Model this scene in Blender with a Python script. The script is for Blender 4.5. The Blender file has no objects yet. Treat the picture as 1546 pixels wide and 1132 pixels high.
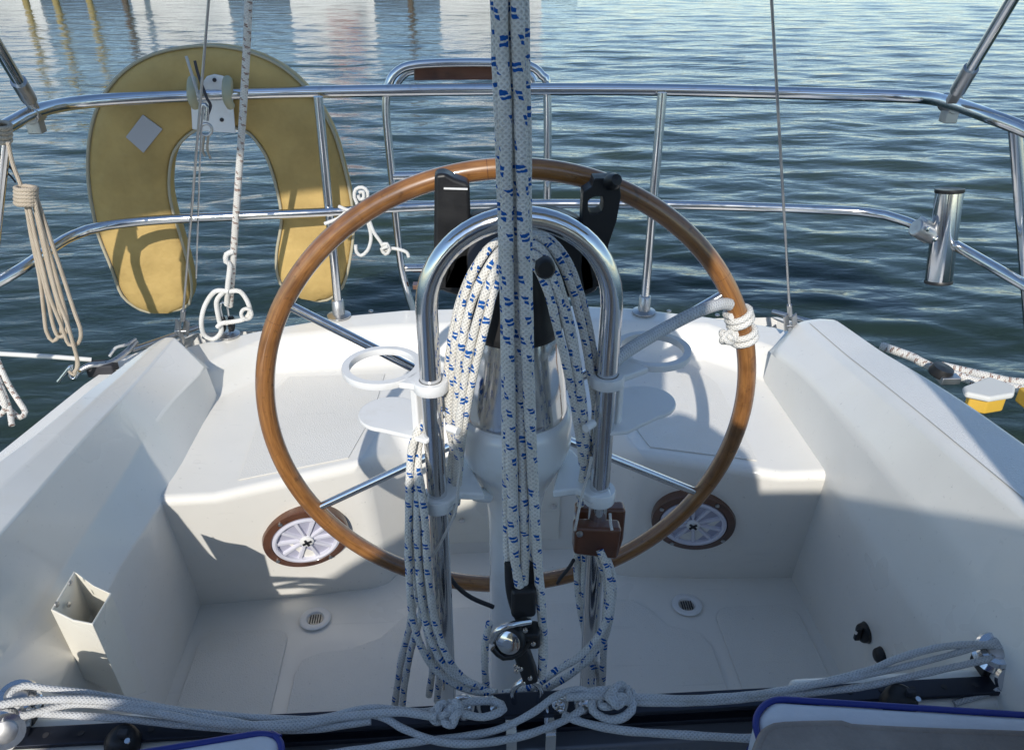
import bpy, bmesh, math, random
from math import sin, cos, pi, radians, sqrt, atan2, floor
from mathutils import Vector, Matrix
import numpy as np
random.seed(7); RNG = np.random.default_rng(5)
V = Vector
SC = bpy.context.scene; COL = SC.collection
# ------------------------------------------------------------------ camera maths (boat frame: X right, Y aft, Z up, cockpit sole z=0)
TH, PS, F = radians(29.5), radians(3.6), 1200.0
C0 = V((-.07, 0, 1.5))
def ray(px, py):
    x = (px-773)/F; u = (566-py)/F
    fy = cos(TH)+u*sin(TH); z = -sin(TH)+u*cos(TH)
    return V((x*cos(PS)+fy*sin(PS), -x*sin(PS)+fy*cos(PS), z))
def at(px, py, X=None, Y=None, Z=None):
    d = ray(px, py)
    t = (X-C0.x)/d.x if X is not None else (Y-C0.y)/d.y if Y is not None else (Z-C0.z)/d.z
    return C0+d*t
def path(l, Y=None, Z=None, X=None):
    """survey points read off the photo, each put at its own real depth"""
    out = []
    for q in l:
        if len(q) == 3:
            out.append(at(q[0], q[1], Z=q[2]) if Z is not None else at(q[0], q[1], Y=q[2]))
        else: out.append(at(q[0], q[1], X=X, Y=Y, Z=Z))
    return out
# ------------------------------------------------------------------ object helpers
def tag(o, label=None, cat=None, group=None, kind=None):
    if label: o['label'] = label
    if cat: o['category'] = cat
    if group: o['group'] = group
    if kind: o['kind'] = kind
    return o
def thing(name, label, cat, loc=(0, 0, 0), group=None):
    o = bpy.data.objects.new(name, None); COL.objects.link(o); o.location = loc; o.empty_display_size = .05
    return tag(o, label, cat, group)
class MB:
    def __init__(s): s.v = []; s.f = []; s.uv = []; s.mi = []
    def add(s, vs, fs, uvs=None, mi=0):
        n = len(s.v); s.v += [tuple(p) for p in vs]
        for k, f in enumerate(fs):
            s.f.append([n+i for i in f]); s.uv.append(uvs[k] if uvs else [(0, 0)]*len(f)); s.mi.append(mi)
        return s
    def tube(s, pts, r, n=12, closed=False, smooth=True, step=None, cap=True, mi=0, wv=0):
        wp_ = random.random()*6
        pts = [V(p) for p in pts]
        if smooth and len(pts) > 2: pts = catmull(pts, closed, step or max(.008, r*1.0))
        m = len(pts); T = []
        for i in range(m):
            a = pts[(i-1) % m] if closed or i > 0 else pts[i]; b = pts[(i+1) % m] if closed or i < m-1 else pts[i]
            T.append((b-a).normalized())
        nrm = T[0].orthogonal().normalized(); vs = []; L = [0]
        for i in range(m):
            if i: 
                q = T[i-1].rotation_difference(T[i]); nrm = (q @ nrm); nrm = (nrm-T[i]*nrm.dot(T[i])).normalized(); L.append(L[-1]+(pts[i]-pts[i-1]).length)
            bi = T[i].cross(nrm); rr = r(L[-1]) if callable(r) else r; rr = rr*(1+wv*(sin(L[-1]*61+wp_)+.7*sin(L[-1]*143+2*wp_))) if wv else rr
            for k in range(n):
                a = 2*pi*k/n; vs.append(pts[i]+(nrm*cos(a)+bi*sin(a))*rr)
        fs = []; us = []; Lt = L+[L[-1]+(pts[0]-pts[-1]).length]
        for i in range(m if closed else m-1):
            j = (i+1) % m
            for k in range(n):
                l = (k+1) % n; fs.append((i*n+k, j*n+k, j*n+l, i*n+l)); us.append([(k/n, Lt[i]), (k/n, Lt[i+1]), ((k+1)/n, Lt[i+1]), ((k+1)/n, Lt[i])])
        s.add(vs, fs, us, mi)
        if cap and not closed:
            b = len(s.v)-m*n; s.f.append([b+k for k in range(n)][::-1]); s.uv.append([(0, 0)]*n); s.mi.append(mi)
            s.f.append([b+(m-1)*n+k for k in range(n)]); s.uv.append([(0, 0)]*n); s.mi.append(mi)
        return s
    def lathe(s, prof, c, ax=(0, 0, 1), n=40, mi=0):
        """profile (radius, height) turned round the axis ax through c"""
        ax = V(ax).normalized(); q = V((0, 0, 1)).rotation_difference(ax); c = V(c); vs = []; fs = []; us = []; m = len(prof)
        for (r, h) in prof:
            for k in range(n): a = 2*pi*k/n; vs.append(c+q @ V((r*cos(a), r*sin(a), h)))
        for i in range(m-1):
            for k in range(n): l = (k+1) % n; fs.append((i*n+k, i*n+l, (i+1)*n+l, (i+1)*n+k)); us.append([(k/n, i/m), ((k+1)/n, i/m), ((k+1)/n, (i+1)/m), (k/n, (i+1)/m)])
        s.add(vs, fs, us, mi); b = len(s.v)-m*n
        for base, i in ((b, 0), (b+(m-1)*n, m-1)):
            if prof[i][0] > 1e-5 and prof[0] != prof[-1]:
                L = [base+k for k in range(n)]; s.f.append(L[::-1] if i == 0 else L); s.uv.append([(0, 0)]*n); s.mi.append(mi)
        return s
    def box(s, c, d, M=None, mi=0):
        c = V(c); h = [x/2 for x in d]; P = [V((sx*h[0], sy*h[1], sz*h[2])) for sx in (-1, 1) for sy in (-1, 1) for sz in (-1, 1)]
        P = [c+(M @ p if M else p) for p in P]
        return s.add(P, [(0, 1, 3, 2), (4, 6, 7, 5), (0, 4, 5, 1), (2, 3, 7, 6), (0, 2, 6, 4), (1, 5, 7, 3)], mi=mi)
    def prism(s, poly, off, mi=0):
        off = V(off); P = [V(p) for p in poly]; n = len(P)
        s.add(P+[p+off for p in P], [tuple(range(n))[::-1], tuple(range(n, 2*n))]+[(i, (i+1) % n, n+(i+1) % n, n+i) for i in range(n)], mi=mi); return s
    def build(s, name, mats, parent=None, bevel=0, seg=2, angle=30, smooth=True, fix=True):
        me = bpy.data.meshes.new(name); me.from_pydata(s.v, [], s.f)
        uv = me.uv_layers.new(name='UVMap'); flat = [c for f in s.uv for p in f for c in p]; uv.data.foreach_set('uv', flat)
        me.polygons.foreach_set('material_index', s.mi)
        for m in (mats if isinstance(mats, (list, tuple)) else [mats]): me.materials.append(m)
        me.validate(); 
        if fix:
            bm = bmesh.new(); bm.from_mesh(me); bmesh.ops.recalc_face_normals(bm, faces=bm.faces); bm.to_mesh(me); bm.free()
        o = bpy.data.objects.new(name, me); COL.objects.link(o)
        if parent: o.parent = parent; o.matrix_parent_inverse = Matrix.Identity(4); o.location = -V(parent.location) if parent.type == 'EMPTY' else (0, 0, 0)
        if smooth:
            me.polygons.foreach_set('use_smooth', [True]*len(me.polygons))
            if not bevel: me.set_sharp_from_angle(angle=radians(50))
        if bevel:
            md = o.modifiers.new('b', 'BEVEL'); md.width = bevel; md.segments = seg; md.limit_method = 'ANGLE'; md.angle_limit = radians(angle); md.harden_normals = True; md.use_clamp_overlap = True
        return o
def catmull(P, closed, step):
    n = len(P); out = []
    for i in range(n if closed else n-1):
        if closed: a, b, c, d = P[i-1], P[i], P[(i+1) % n], P[(i+2) % n]
        else: b, c = P[i], P[i+1]; a = P[i-1] if i else b*2-c; d = P[i+2] if i < n-2 else c*2-b
        k = max(2, min(60, int((c-b).length/step)))
        for j in range(k):
            t = j/k; out.append(.5*((2*b)+(c-a)*t+(2*a-5*b+4*c-d)*t*t+(3*b-a-3*c+d)*t**3))
    if not closed: out.append(P[-1])
    return out
def tube(name, pts, r, mat, parent=None, **k): return MB().tube(pts, r, **k).build(name, mat, parent)
# ------------------------------------------------------------------ materials
def mat(name, base=(.8, .8, .8), rough=.5, metal=0, coat=0, spec=.5, ior=None):
    m = bpy.data.materials.new(name); m.use_nodes = True; b = m.node_tree.nodes['Principled BSDF']
    b.inputs['Base Color'].default_value = (*base, 1); b.inputs['Roughness'].default_value = rough; b.inputs['Metallic'].default_value = metal
    b.inputs['Coat Weight'].default_value = coat; b.inputs['Coat Roughness'].default_value = .08; b.inputs['Specular IOR Level'].default_value = spec
    if ior: b.inputs['IOR'].default_value = ior
    return m
class N:
    """small node-tree writer"""
    def __init__(s, m): s.t = m.node_tree; s.b = s.t.nodes['Principled BSDF']
    def n(s, typ, ins={}, **kw):
        x = s.t.nodes.new(typ)
        for k, v in kw.items(): setattr(x, k, v)
        for k, v in ins.items():
            if hasattr(v, 'is_linked'): s.t.links.new(v, x.inputs[k])
            else: x.inputs[k].default_value = v
        return x
    def math(s, op, a, b=0., c=0.):
        return s.n('ShaderNodeMath', {0: a, 1: b, 2: c}, operation=op).outputs[0]
    def noise(s, vec, scale, detail=3, rough=.5, dist=0):
        return s.n('ShaderNodeTexNoise', {'Vector': vec, 'Scale': scale, 'Detail': detail, 'Roughness': rough, 'Distortion': dist}).outputs[0]
    def obj(s): return s.n('ShaderNodeTexCoord').outputs['Object']
    def uv(s): return s.n('ShaderNodeTexCoord').outputs['UV']
    def ramp(s, f, stops):
        r = s.n('ShaderNodeValToRGB', {0: f}); e = r.color_ramp.elements
        while len(e) < len(stops): e.new(.5)
        for i, (p, c) in enumerate(stops): e[i].position = p; e[i].color = (*c, 1) if len(c) == 3 else c
        return r.outputs[0]
    def mix(s, f, a, b):
        x = s.n('ShaderNodeMix', data_type='RGBA'); 
        for k, v in ((0, f), (6, a), (7, b)):
            if hasattr(v, 'is_linked'): s.t.links.new(v, x.inputs[k])
            else: x.inputs[k].default_value = (*v, 1) if isinstance(v, tuple) else v
        return x.outputs[2]
    def bump(s, h, strength=.3, dist=.001, nin=None):
        ins = {'Height': h, 'Strength': strength, 'Distance': dist}
        if nin: ins['Normal'] = nin
        return s.n('ShaderNodeBump', ins).outputs[0]
    def set(s, **k):
        for a, v in k.items():
            a = {'col': 'Base Color', 'rough': 'Roughness', 'nor': 'Normal', 'coatnor': 'Coat Normal'}[a]; s.t.links.new(v, s.b.inputs[a])
def gelcoat(name, col, nonskid=False):
    m = mat(name, col, .28, coat=.25); n = N(m); o = n.obj()
    big = n.noise(o, 2.2, 4, .6); sp = n.noise(o, 95, 2, .5)
    dark = tuple(c*.86 for c in col); yel = (col[0]*.95, col[1]*.92, col[2]*.85)
    c = n.mix(n.ramp(big, [(.42, (0, 0, 0)), (.72, (.55, .55, .55))]), col, dark)
    c = n.mix(n.ramp(n.noise(o, 6, 5, .7), [(.55, (0, 0, 0)), (.8, (.5, .5, .5))]), c, yel)
    c = n.mix(n.ramp(sp, [(.70, (0, 0, 0)), (.80, (.5, .5, .5))]), c, tuple(x*.55 for x in col))
    st = n.n('ShaderNodeMapping', {'Vector': o, 'Rotation': (.4, .9, .6), 'Scale': (3, 60, 60)}).outputs[0]
    c = n.mix(n.ramp(n.noise(st, 1.2, 4, .6), [(.64, (0, 0, 0)), (.72, (.28,)*3)]), c, tuple(x*.72 for x in col))
    n.set(col=c)
    if nonskid:
        v = n.n('ShaderNodeTexVoronoi', {'Vector': o, 'Scale': 380.}).outputs[0]
        n.set(nor=n.bump(v, .5, .0018)); n.b.inputs['Roughness'].default_value = .55; n.b.inputs['Coat Weight'].default_value = 0
    else:
        n.set(nor=n.bump(n.noise(o, 9, 3, .5), .12, .004)); n.set(rough=n.ramp(big, [(.3, (.22,)*3), (.7, (.42,)*3)]))
    return m
GEL = gelcoat('gelcoat', (.84, .815, .755)); SKID = gelcoat('gelcoat_nonskid', (.81, .785, .725), True)
CREAM = gelcoat('gelcoat_cream', (.80, .77, .68)); DECK = gelcoat('deck_nonskid', (.83, .815, .78), True)
def steel(name, c=.72, r=.1):
    m = mat(name, (c, c, c*1.01), r, 1); n = N(m); o = n.obj()
    n.set(rough=n.ramp(n.noise(o, 14, 5, .7), [(.3, (r*.6,)*3), (.75, (r*2.4,)*3)]))
    n.set(col=n.mix(n.ramp(n.noise(o, 40, 4, .7), [(.6, (0, 0, 0)), (.78, (.6,)*3)]), (c, c, c), (c*.6, c*.5, c*.4)))
    n.set(nor=n.bump(n.noise(o, 120, 2), .04, .001)); return m
STEEL = steel('stainless_steel'); DULL = steel('weathered_steel', .5, .28); WIREM = steel('steel_wire', .5, .3)
def wood(name, a, b, coat=.9, sc=1.):
    m = mat(name, a, .35, coat=coat); n = N(m); u = n.uv(); o = n.obj()
    mp = n.n('ShaderNodeMapping', {'Vector': u, 'Scale': (9*sc, 5*sc, 1)}).outputs[0]
    g = n.noise(mp, 3, 8, .7, .6); g2 = n.noise(o, 10, 3, .6)
    c = n.mix(n.ramp(g, [(.35, (0, 0, 0)), (.65, (1, 1, 1))]), a, b)
    c = n.mix(n.ramp(g2, [(.48, (0, 0, 0)), (.7, (.75,)*3)]), c, tuple(x*.42 for x in b))
    c = n.mix(n.ramp(n.noise(o, 60, 3, .7), [(.6, (0, 0, 0)), (.7, (.5,)*3)]), c, tuple(x*.3 for x in b))
    n.set(col=c, nor=n.bump(g, .1, .001)); return m
TEAK = wood('varnished_teak', (.36, .165, .048), (.19, .075, .02)); DTEAK = wood('dark_teak', (.15, .05, .02), (.07, .022, .01), .5, 4)
RTEAK = wood('red_teak', (.15, .06, .028), (.07, .027, .014), .6, 6)
WHITEP = mat('white_plastic', (.78, .78, .77), .35); WPAINT = mat('white_paint', (.76, .79, .80), .22, coat=.5); n = N(WPAINT)
n.set(col=n.mix(n.ramp(n.noise(n.obj(), 12, 5, .7), [(.55, (0, 0, 0)), (.8, (.5,)*3)]), (.76, .79, .80), (.58, .58, .54)))
n = N(WHITEP); n.set(col=n.mix(n.ramp(n.noise(n.obj(), 20, 5, .7), [(.55, (0, 0, 0)), (.8, (.5,)*3)]), (.78, .78, .77), (.6, .57, .5)))
BLACK = mat('black_plastic', (.012, .012, .013), .42); n = N(BLACK); n.set(rough=n.ramp(n.noise(n.obj(), 30, 4), [(.3, (.32,)*3), (.7, (.6,)*3)]))
RUBBER = mat('dark_rubber', (.03, .03, .035), .7); GREYP = mat('grey_canvas', (.05, .05, .06), .85)
NAVY = mat('navy_canvas', (.012, .02, .07), .9); TRACK = mat('anodised_track', (.03, .035, .05), .35, .6)
LILAC = mat('translucent_plastic', (.66, .66, .74), .3); LILAC_SHADE = mat('vent_recess_shade', (.42, .42, .52), .5)  # second plastic is a darker copy: recess shade put into the colour
def rope(name, base, fleck=None, pitch=.048, seg=3, dia=.0125):
    m = mat(name, base, .85, spec=.2); n = N(m); s = n.n('ShaderNodeSeparateXYZ', {0: n.uv()}); u, v = s.outputs[0], s.outputs[1]; wob = n.noise(n.obj(), 38, 2, .5); wob2 = n.noise(n.obj(), 160, 2, .6)
    # braid: two crossing families of yarns round the rope
    w1 = n.math('SINE', n.math('ADD', n.math('MULTIPLY', u, 2*pi*6), n.math('MULTIPLY', v, 2*pi/.0062)))
    w2 = n.math('SINE', n.math('SUBTRACT', n.math('MULTIPLY', u, 2*pi*6), n.math('MULTIPLY', v, 2*pi/.0062)))
    h = n.math('MAXIMUM', w1, w2)
    dirt = n.noise(n.obj(), 22, 5, .65)
    col = n.mix(n.ramp(dirt, [(.42, (0, 0, 0)), (.75, (.6,)*3)]), base, tuple(x*y for x, y in zip(base, (.72, .68, .6))))
    col = n.mix(n.ramp(n.math('MULTIPLY_ADD', h, .5, .5), [(.35, (.5,)*3), (.8, (0, 0, 0))]), col, tuple(x*.55 for x in base))
    if fleck:
        # tracer yarns: short doubled marks on a slow helix
        def marks(ph, dv):
            uu = n.math('FRACT', n.math('ADD', u, n.math('ADD', n.math('MULTIPLY', v, 1/(pitch*2.9)), n.math('ADD', ph, n.math('MULTIPLY', n.math('ADD', n.math('MULTIPLY', wob, 1.4), n.math('MULTIPLY', wob2, .07)), .5)))))
            vv = n.math('FRACT', n.math('ADD', n.math('DIVIDE', v, pitch*.5), n.math('ADD', n.math('ADD', ph*1.7+dv, n.math('MULTIPLY', n.math('ADD', wob, n.math('MULTIPLY', wob2, .3)), .4)), n.math('MULTIPLY', uu, .28))))
            a = n.math('LESS_THAN', n.math('ABSOLUTE', n.math('SUBTRACT', uu, .5)), .10)
            b = n.math('LESS_THAN', n.math('ABSOLUTE', n.math('SUBTRACT', vv, .5)), .19)
            cc = n.math('GREATER_THAN', n.math('ABSOLUTE', n.math('SUBTRACT', n.math('ADD', vv, n.math('MULTIPLY', uu, -.35)), .33)), .035)
            return n.math('MULTIPLY', n.math('MULTIPLY', a, b), cc)
        k = n.math('MAXIMUM', marks(.0, 0.), marks(.42, .3))
        col = n.mix(k, col, fleck)
    n.set(col=col, nor=n.bump(h, .6, .001, n.bump(wob2, .35, .002))); return m
ROPE = rope('white_braid_blue_fleck', (.78, .76, .71), (.012, .10, .36))
GREYROPE = rope('grey_white_braid', (.60, .61, .62)); WROPE = rope('white_braid', (.80, .79, .76)); TANROPE = rope('tan_braid', (.55, .47, .37))
REDFLECK = rope('white_braid_brown_fleck', (.74, .72, .68), (.22, .12, .09), .03); GREENROPE = rope('olive_braid', (.36, .34, .17))
def cloth(name, c, c2, sc=500, st=.3):
    m = mat(name, c, .9, spec=.2); n = N(m); o = n.obj()
    n.set(col=n.mix(n.ramp(n.noise(o, 7, 5, .6), [(.4, (0, 0, 0)), (.75, (1, 1, 1))]), c, c2), nor=n.bump(n.noise(o, sc, 2, .6), st, .002, n.bump(n.noise(o, 14, 3, .5), .5, .016))); return m
YELLOW = cloth('yellow_vinyl', (.53, .37, .14), (.38, .26, .095)); N(YELLOW).b.inputs['Roughness'].default_value = .5
CUSH = cloth('cushion_vinyl', (.70, .71, .74), (.62, .62, .64)); CUSHSIDE = cloth('cushion_side', (.62, .60, .54), (.5, .48, .43)); TOWEL = cloth('grey_fleece', (.33, .285, .25), (.19, .16, .14), 150, 1.0)
def canvas_mat():
    m = cloth('pale_canvas', (.62, .61, .57), (.55, .54, .5)); nt_ = m.node_tree; p = nt_.nodes['Principled BSDF']; out = [x for x in nt_.nodes if x.type == 'OUTPUT_MATERIAL'][0]
    tr = nt_.nodes.new('ShaderNodeBsdfTranslucent'); tr.inputs[0].default_value = (.6, .58, .52, 1); mx = nt_.nodes.new('ShaderNodeMixShader'); mx.inputs[0].default_value = .45
    nt_.links.new(p.outputs[0], mx.inputs[1]); nt_.links.new(tr.outputs[0], mx.inputs[2]); nt_.links.new(mx.outputs[0], out.inputs[0]); return m
CANVAS = canvas_mat()  # unseen canvas made pale and translucent to lift the shade below it
PIPE = mat('blue_piping', (.015, .03, .22), .5)
# ------------------------------------------------------------------ world, sun, camera
SUN = V((-.212, -.987, .632)).normalized()
w = bpy.data.worlds.new('World'); SC.world = w; w.use_nodes = True; nt = w.node_tree; bg = nt.nodes['Background']
sky = nt.nodes.new('ShaderNodeTexSky'); sky.sky_type = 'NISHITA'; sky.sun_disc = False; sky.sun_elevation = math.asin(SUN.z); sky.sun_rotation = atan2(SUN.x, SUN.y) % (2*pi)
sky.air_density = 1.0; sky.dust_density = .15; sky.ozone_density = 2.2
mx = nt.nodes.new('ShaderNodeMix'); mx.data_type = 'RGBA'; mx.blend_type = 'MULTIPLY'; mx.inputs[0].default_value = 1; mx.inputs[7].default_value = (.93, .955, .965, 1); nt.links.new(sky.outputs[0], mx.inputs[6]); nt.links.new(mx.outputs[2], bg.inputs[0]); bg.inputs[1].default_value = .14
sl = bpy.data.lights.new('sun', 'SUN'); sl.energy = 3.1; sl.angle = radians(.5); sl.color = (1, .95, .87); so = bpy.data.objects.new('sun', sl); COL.objects.link(so)
so.rotation_euler = SUN.to_track_quat('Z', 'Y').to_euler()
cd = bpy.data.cameras.new('camera'); co = bpy.data.objects.new('camera', cd); COL.objects.link(co); SC.camera = co
cd.sensor_width = 36; cd.lens = F/1546*36; cd.clip_start = .02; cd.clip_end = 5000; co.location = C0; co.rotation_euler = (radians(90)-TH, 0, -PS)
SC.view_settings.view_transform = 'Standard'; SC.view_settings.look = 'None'; SC.view_settings.exposure = 0.38; SC.view_settings.gamma = 1
SC.cycles.use_denoising = True; SC.cycles.max_bounces = 8; SC.cycles.sample_clamp_indirect = 6
# ------------------------------------------------------------------ water
WZ = -.48
def water():
    ny, nx = 780, 560
    ys = 1.6*np.exp(np.linspace(0, 1, ny)*math.log(900/1.6))-0.0
    aa = np.linspace(-1.15, 1.15, nx)
    Y, A = np.meshgrid(ys, aa, indexing='ij'); X = A*(Y+1.2); Yw = Y
    Zh = np.zeros_like(X); dy = np.gradient(ys)[:, None]; dx = (Y+1.2)*(aa[1]-aa[0])
    gust = .6+.4*(.5+.5*np.sin(X*.21+.7*np.sin(Y*.13))*np.sin(Y*.17+1.3+.6*np.sin(X*.3)))+.15
    calm = 1/(1+np.exp(-((X+1.3)*.9+(Y-4.5)*.45)))  # lee of the boat on the left is calmer
    calm = .30+.70*calm
    for i in range(120):
        L = .08*(1.15/.08)**(RNG.random()**.95); k = 2*pi/L
        th = radians(78)+RNG.normal(0, .36) if L < 1.2 else radians(80)+RNG.normal(0, .22)
        kx, ky = k*cos(th), k*sin(th); s = .0023*L**.93
        att = np.clip((L/(abs(cos(th))*dx+abs(sin(th))*dy+1e-6)-2.5)/3, 0, 1)
        ph = RNG.random()*2*pi; q = np.sin(kx*X+ky*Yw+ph+.5*np.sin(.7*X*kx/k+.5*Yw+ph))
        Zh += s*att*(q+.22*np.cos(2*(kx*X+ky*Yw+ph)))
    Zh *= gust*calm
    # small eddy scribbles near the transom
    vs = np.stack([X, Yw, WZ+Zh], -1).reshape(-1, 3)
    idx = np.arange(ny*nx).reshape(ny, nx); q = np.stack([idx[:-1, :-1], idx[:-1, 1:], idx[1:, 1:], idx[1:, :-1]], -1).reshape(-1, 4)
    me = bpy.data.meshes.new('water'); me.vertices.add(len(vs)); me.vertices.foreach_set('co', vs.ravel().astype(np.float32))
    me.loops.add(q.size); me.loops.foreach_set('vertex_index', q.ravel().astype(np.int32)); me.polygons.add(len(q)); me.polygons.foreach_set('loop_start', np.arange(0, q.size, 4, dtype=np.int32))
    me.polygons.foreach_set('use_smooth', np.ones(len(q), dtype=bool)); me.update(); me.validate()
    m = mat('water', (.012, .030, .026), .10, ior=1.333); n = N(m); o = n.obj()
    big = n.noise(o, .35, 3, .5)
    n.set(col=n.mix(n.ramp(big, [(.4, (0, 0, 0)), (.65, (1, 1, 1))]), (.020, .037, .027), (.033, .050, .027)))
    mp = n.n('ShaderNodeMapping', {'Vector': o, 'Rotation': (0, 0, radians(-8)), 'Scale': (.42, 1, 1)}).outputs[0]
    b1 = n.bump(n.noise(mp, 9, 3, .55, .4), .6, .014); b2 = n.bump(n.noise(mp, 2.6, 2, .5, .6), .5, .065, b1)
    n.set(nor=b2); me.materials.append(m); n.b.inputs['Subsurface Weight'].default_value = 1; n.b.inputs['Subsurface Radius'].default_value = (1, 1, 1); n.b.inputs['Subsurface Scale'].default_value = 1.2
    ob = bpy.data.objects.new('water', me); COL.objects.link(ob); tag(ob, kind='structure'); ob['label'] = 'rippled blue green harbour water behind the boat'
    far = MB().add([(-4000, -4000, WZ-.12), (4000, -4000, WZ-.12), (4000, 4000, WZ-.12), (-4000, 4000, WZ-.12)], [(0, 1, 2, 3)]).build('distant_water', m); tag(far, kind='structure')
water()
# ------------------------------------------------------------------ the boat: moulded cockpit
BOAT = thing('sailboat', 'white fibreglass sailboat stern cockpit with moulded helm seat and coamings', 'sailboat', (0, 0, 0))
def coaming(s, name='coaming'):
    # stations: Y, outer (x,z), ridge (x,z), crease (x,z)
    oz = {-2.6: .76, .3: .745, .95: .715, 1.3: .68, 1.6: .63, 1.9: .565}
    st = [(-2.6, (.97, .76), (.79, .775), (.74, .60)), (.3, (.955, .75), (.782, .76), (.745, .60)), (.8, (.938, .725), (.782, .728), (.745, .585)), (.95, (.93, .71), (.785, .705), (.745, .575)),
          (1.3, (.925, .672), (.80, .655), (.745, .563)), (1.6, (.928, .617), (.815, .608), (.742, .556)), (1.82, (.93, .572), (.826, .572), (.728, .535))]
    if s < 0: st = [(y, (1.02, .64) if y < .5 else (.975, .69) if y < .9 else o, ((.96, .62) if y < .5 else (.87, .68)) if y < .9 else {.95: (.812, .677), 1.3: (.822, .632), 1.6: (.828, .594)}.get(y, r), (c[0]+.052, c[1]-.058) if y < 1.5 else (c[0]+.03, c[1]-.03) if y < 1.7 else c) for y, o, r, c in st]; st = [(y, (o[0]-(.0 if y < 1.3 else .03 if y < 1.7 else .06), o[1]-(.0 if y < 1.3 else .01)), r, c) for y, o, r, c in st]
    def sm(f): return [q for q in catmull_n([V((y, f((y, o, r, c))[0], f((y, o, r, c))[1])) for y, o, r, c in st], 7)]
    Oc, Rc, Cc = sm(lambda t: t[1]), sm(lambda t: t[2]), sm(lambda t: t[3]); rows = []
    for qo, qr, qc in zip(Oc, Rc, Cc):
        y = qo.x; e = max(0, (y-1.6)/.22); e = e*e*(3-2*e) if e < 1 else 1; ya = y+.07*e; yc = y-.03*e; o = (qo.y, qo.z); r = (qr.y, qr.z); c = (qc.y, qc.z)
        g = (o[0]*.5+r[0]*.5, (o[1]+r[1])/2+.006)
        rows.append([V((s*(o[0]+.04), ya, .44)), V((s*(o[0]+.012), ya, .50)), V((s*o[0], ya, o[1])), V((s*g[0], ya, g[1])), V((s*r[0], ya, r[1])), V((s*c[0], yc, c[1])), V((s*(.724+(.03*min(1, max(0, (1.5-y)/.3)) if s < 0 else 0)), y, .42)), V((s*.765, y, 0)), V((s*.766, y, -.05))])
    mb = MB(); n = len(rows[0]); vs = [p for r in rows for p in r]; m = len(rows)
    fs = [(i*n+k, (i+1)*n+k, (i+1)*n+k+1, i*n+k+1) for i in range(m-1) for k in range(n-1)]
    k0 = len(vs); last = rows[-1]; vs += [V((s*.93, last[2].y+.035, .505)), V((s*.83, last[4].y+.04, .508)), V((s*.735, last[5].y+.045, .508))]
    L_ = (m-1)*n; fs += [(L_+2, k0, L_+1), (L_+2, L_+3, k0), (L_+3, L_+4, k0+1, k0), (L_+4, L_+5, k0+2, k0+1)]
    mb.add(vs, fs); ob = mb.build(name, GEL, BOAT, bevel=.018, seg=5, angle=9)
    sv = []; up = V((0, 0, .0022)); rr_ = rows[8:-1]
    for w_ in rr_:
        a, b, c = w_[4], w_[3], w_[2]; sv += [a.lerp(b, .25)+up, b+up*1.0, b.lerp(c, .72)+up]
    m2 = MB(); m2.add(sv, [(i*3+k, i*3+3+k, i*3+4+k, i*3+1+k) for i in range(len(rr_)-1) for k in range(2)])
    if s > 0: m2.build('nonskid_strip', DECK, ob)
    return ob
def catmull_n(P, k):
    out = []
    for i in range(len(P)-1):
        b, c = P[i], P[i+1]; a = P[i-1] if i else b*2-c; d = P[i+2] if i < len(P)-2 else c*2-b
        out += [.5*((2*b)+(c-a)*(j/k)+(2*a-5*b+4*c-d)*(j/k)**2+(3*b-a-3*c+d)*(j/k)**3) for j in range(k)]
    return out+[P[-1]]
cl = coaming(-1); cr = coaming(1)
# sole
def sole():
    mb = MB(); xs = [-.77, -.5, 0, .5, .77]; ys = [-2.6, .5, 1.2, 1.72]
    vs = [V((x, y, 0)) for y in ys for x in xs]; n = len(xs); mb.add(vs, [(j*n+i, j*n+i+1, (j+1)*n+i+1, (j+1)*n+i) for j in range(len(ys)-1) for i in range(n-1)])
    o = mb.build('cockpit_sole', GEL, BOAT)
    def panel(poly):
        MB().prism([V((x, y, .001)) for x, y in poly], (0, 0, .004)).build('nonskid_panel', SKID, o, bevel=.002)
    def rr(x0, x1, y0, y1, r=.04):
        P = []
        for cx, cy, a0 in ((x1-r, y1-r, 0), (x0+r, y1-r, 90), (x0+r, y0+r, 180), (x1-r, y0+r, 270)):
            P += [(cx+r*cos(radians(a0+k*15)), cy+r*sin(radians(a0+k*15))) for k in range(7)]
        return P
    panel(rr(-.735, -.525, -1.5, 1.42))
    cut = [(-.375+.13*cos(radians(a)), 1.475+.13*sin(radians(a))) for a in range(340, 239, -10)]
    panel([(-.49, -1.5), (.49, -1.5)]+[(.49, 1.30), (.47, 1.34), (.40, 1.37), (.37, 1.42), (.33, 1.46), (-.22, 1.46)]+[(-.255, 1.43)]+[(-.30, 1.375), (-.37, 1.345), (-.44, 1.34), (-.48, 1.32), (-.49, 1.28)])
    panel(rr(.525, .735, -1.5, 1.42))
    return o
SOLE = sole()
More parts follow.
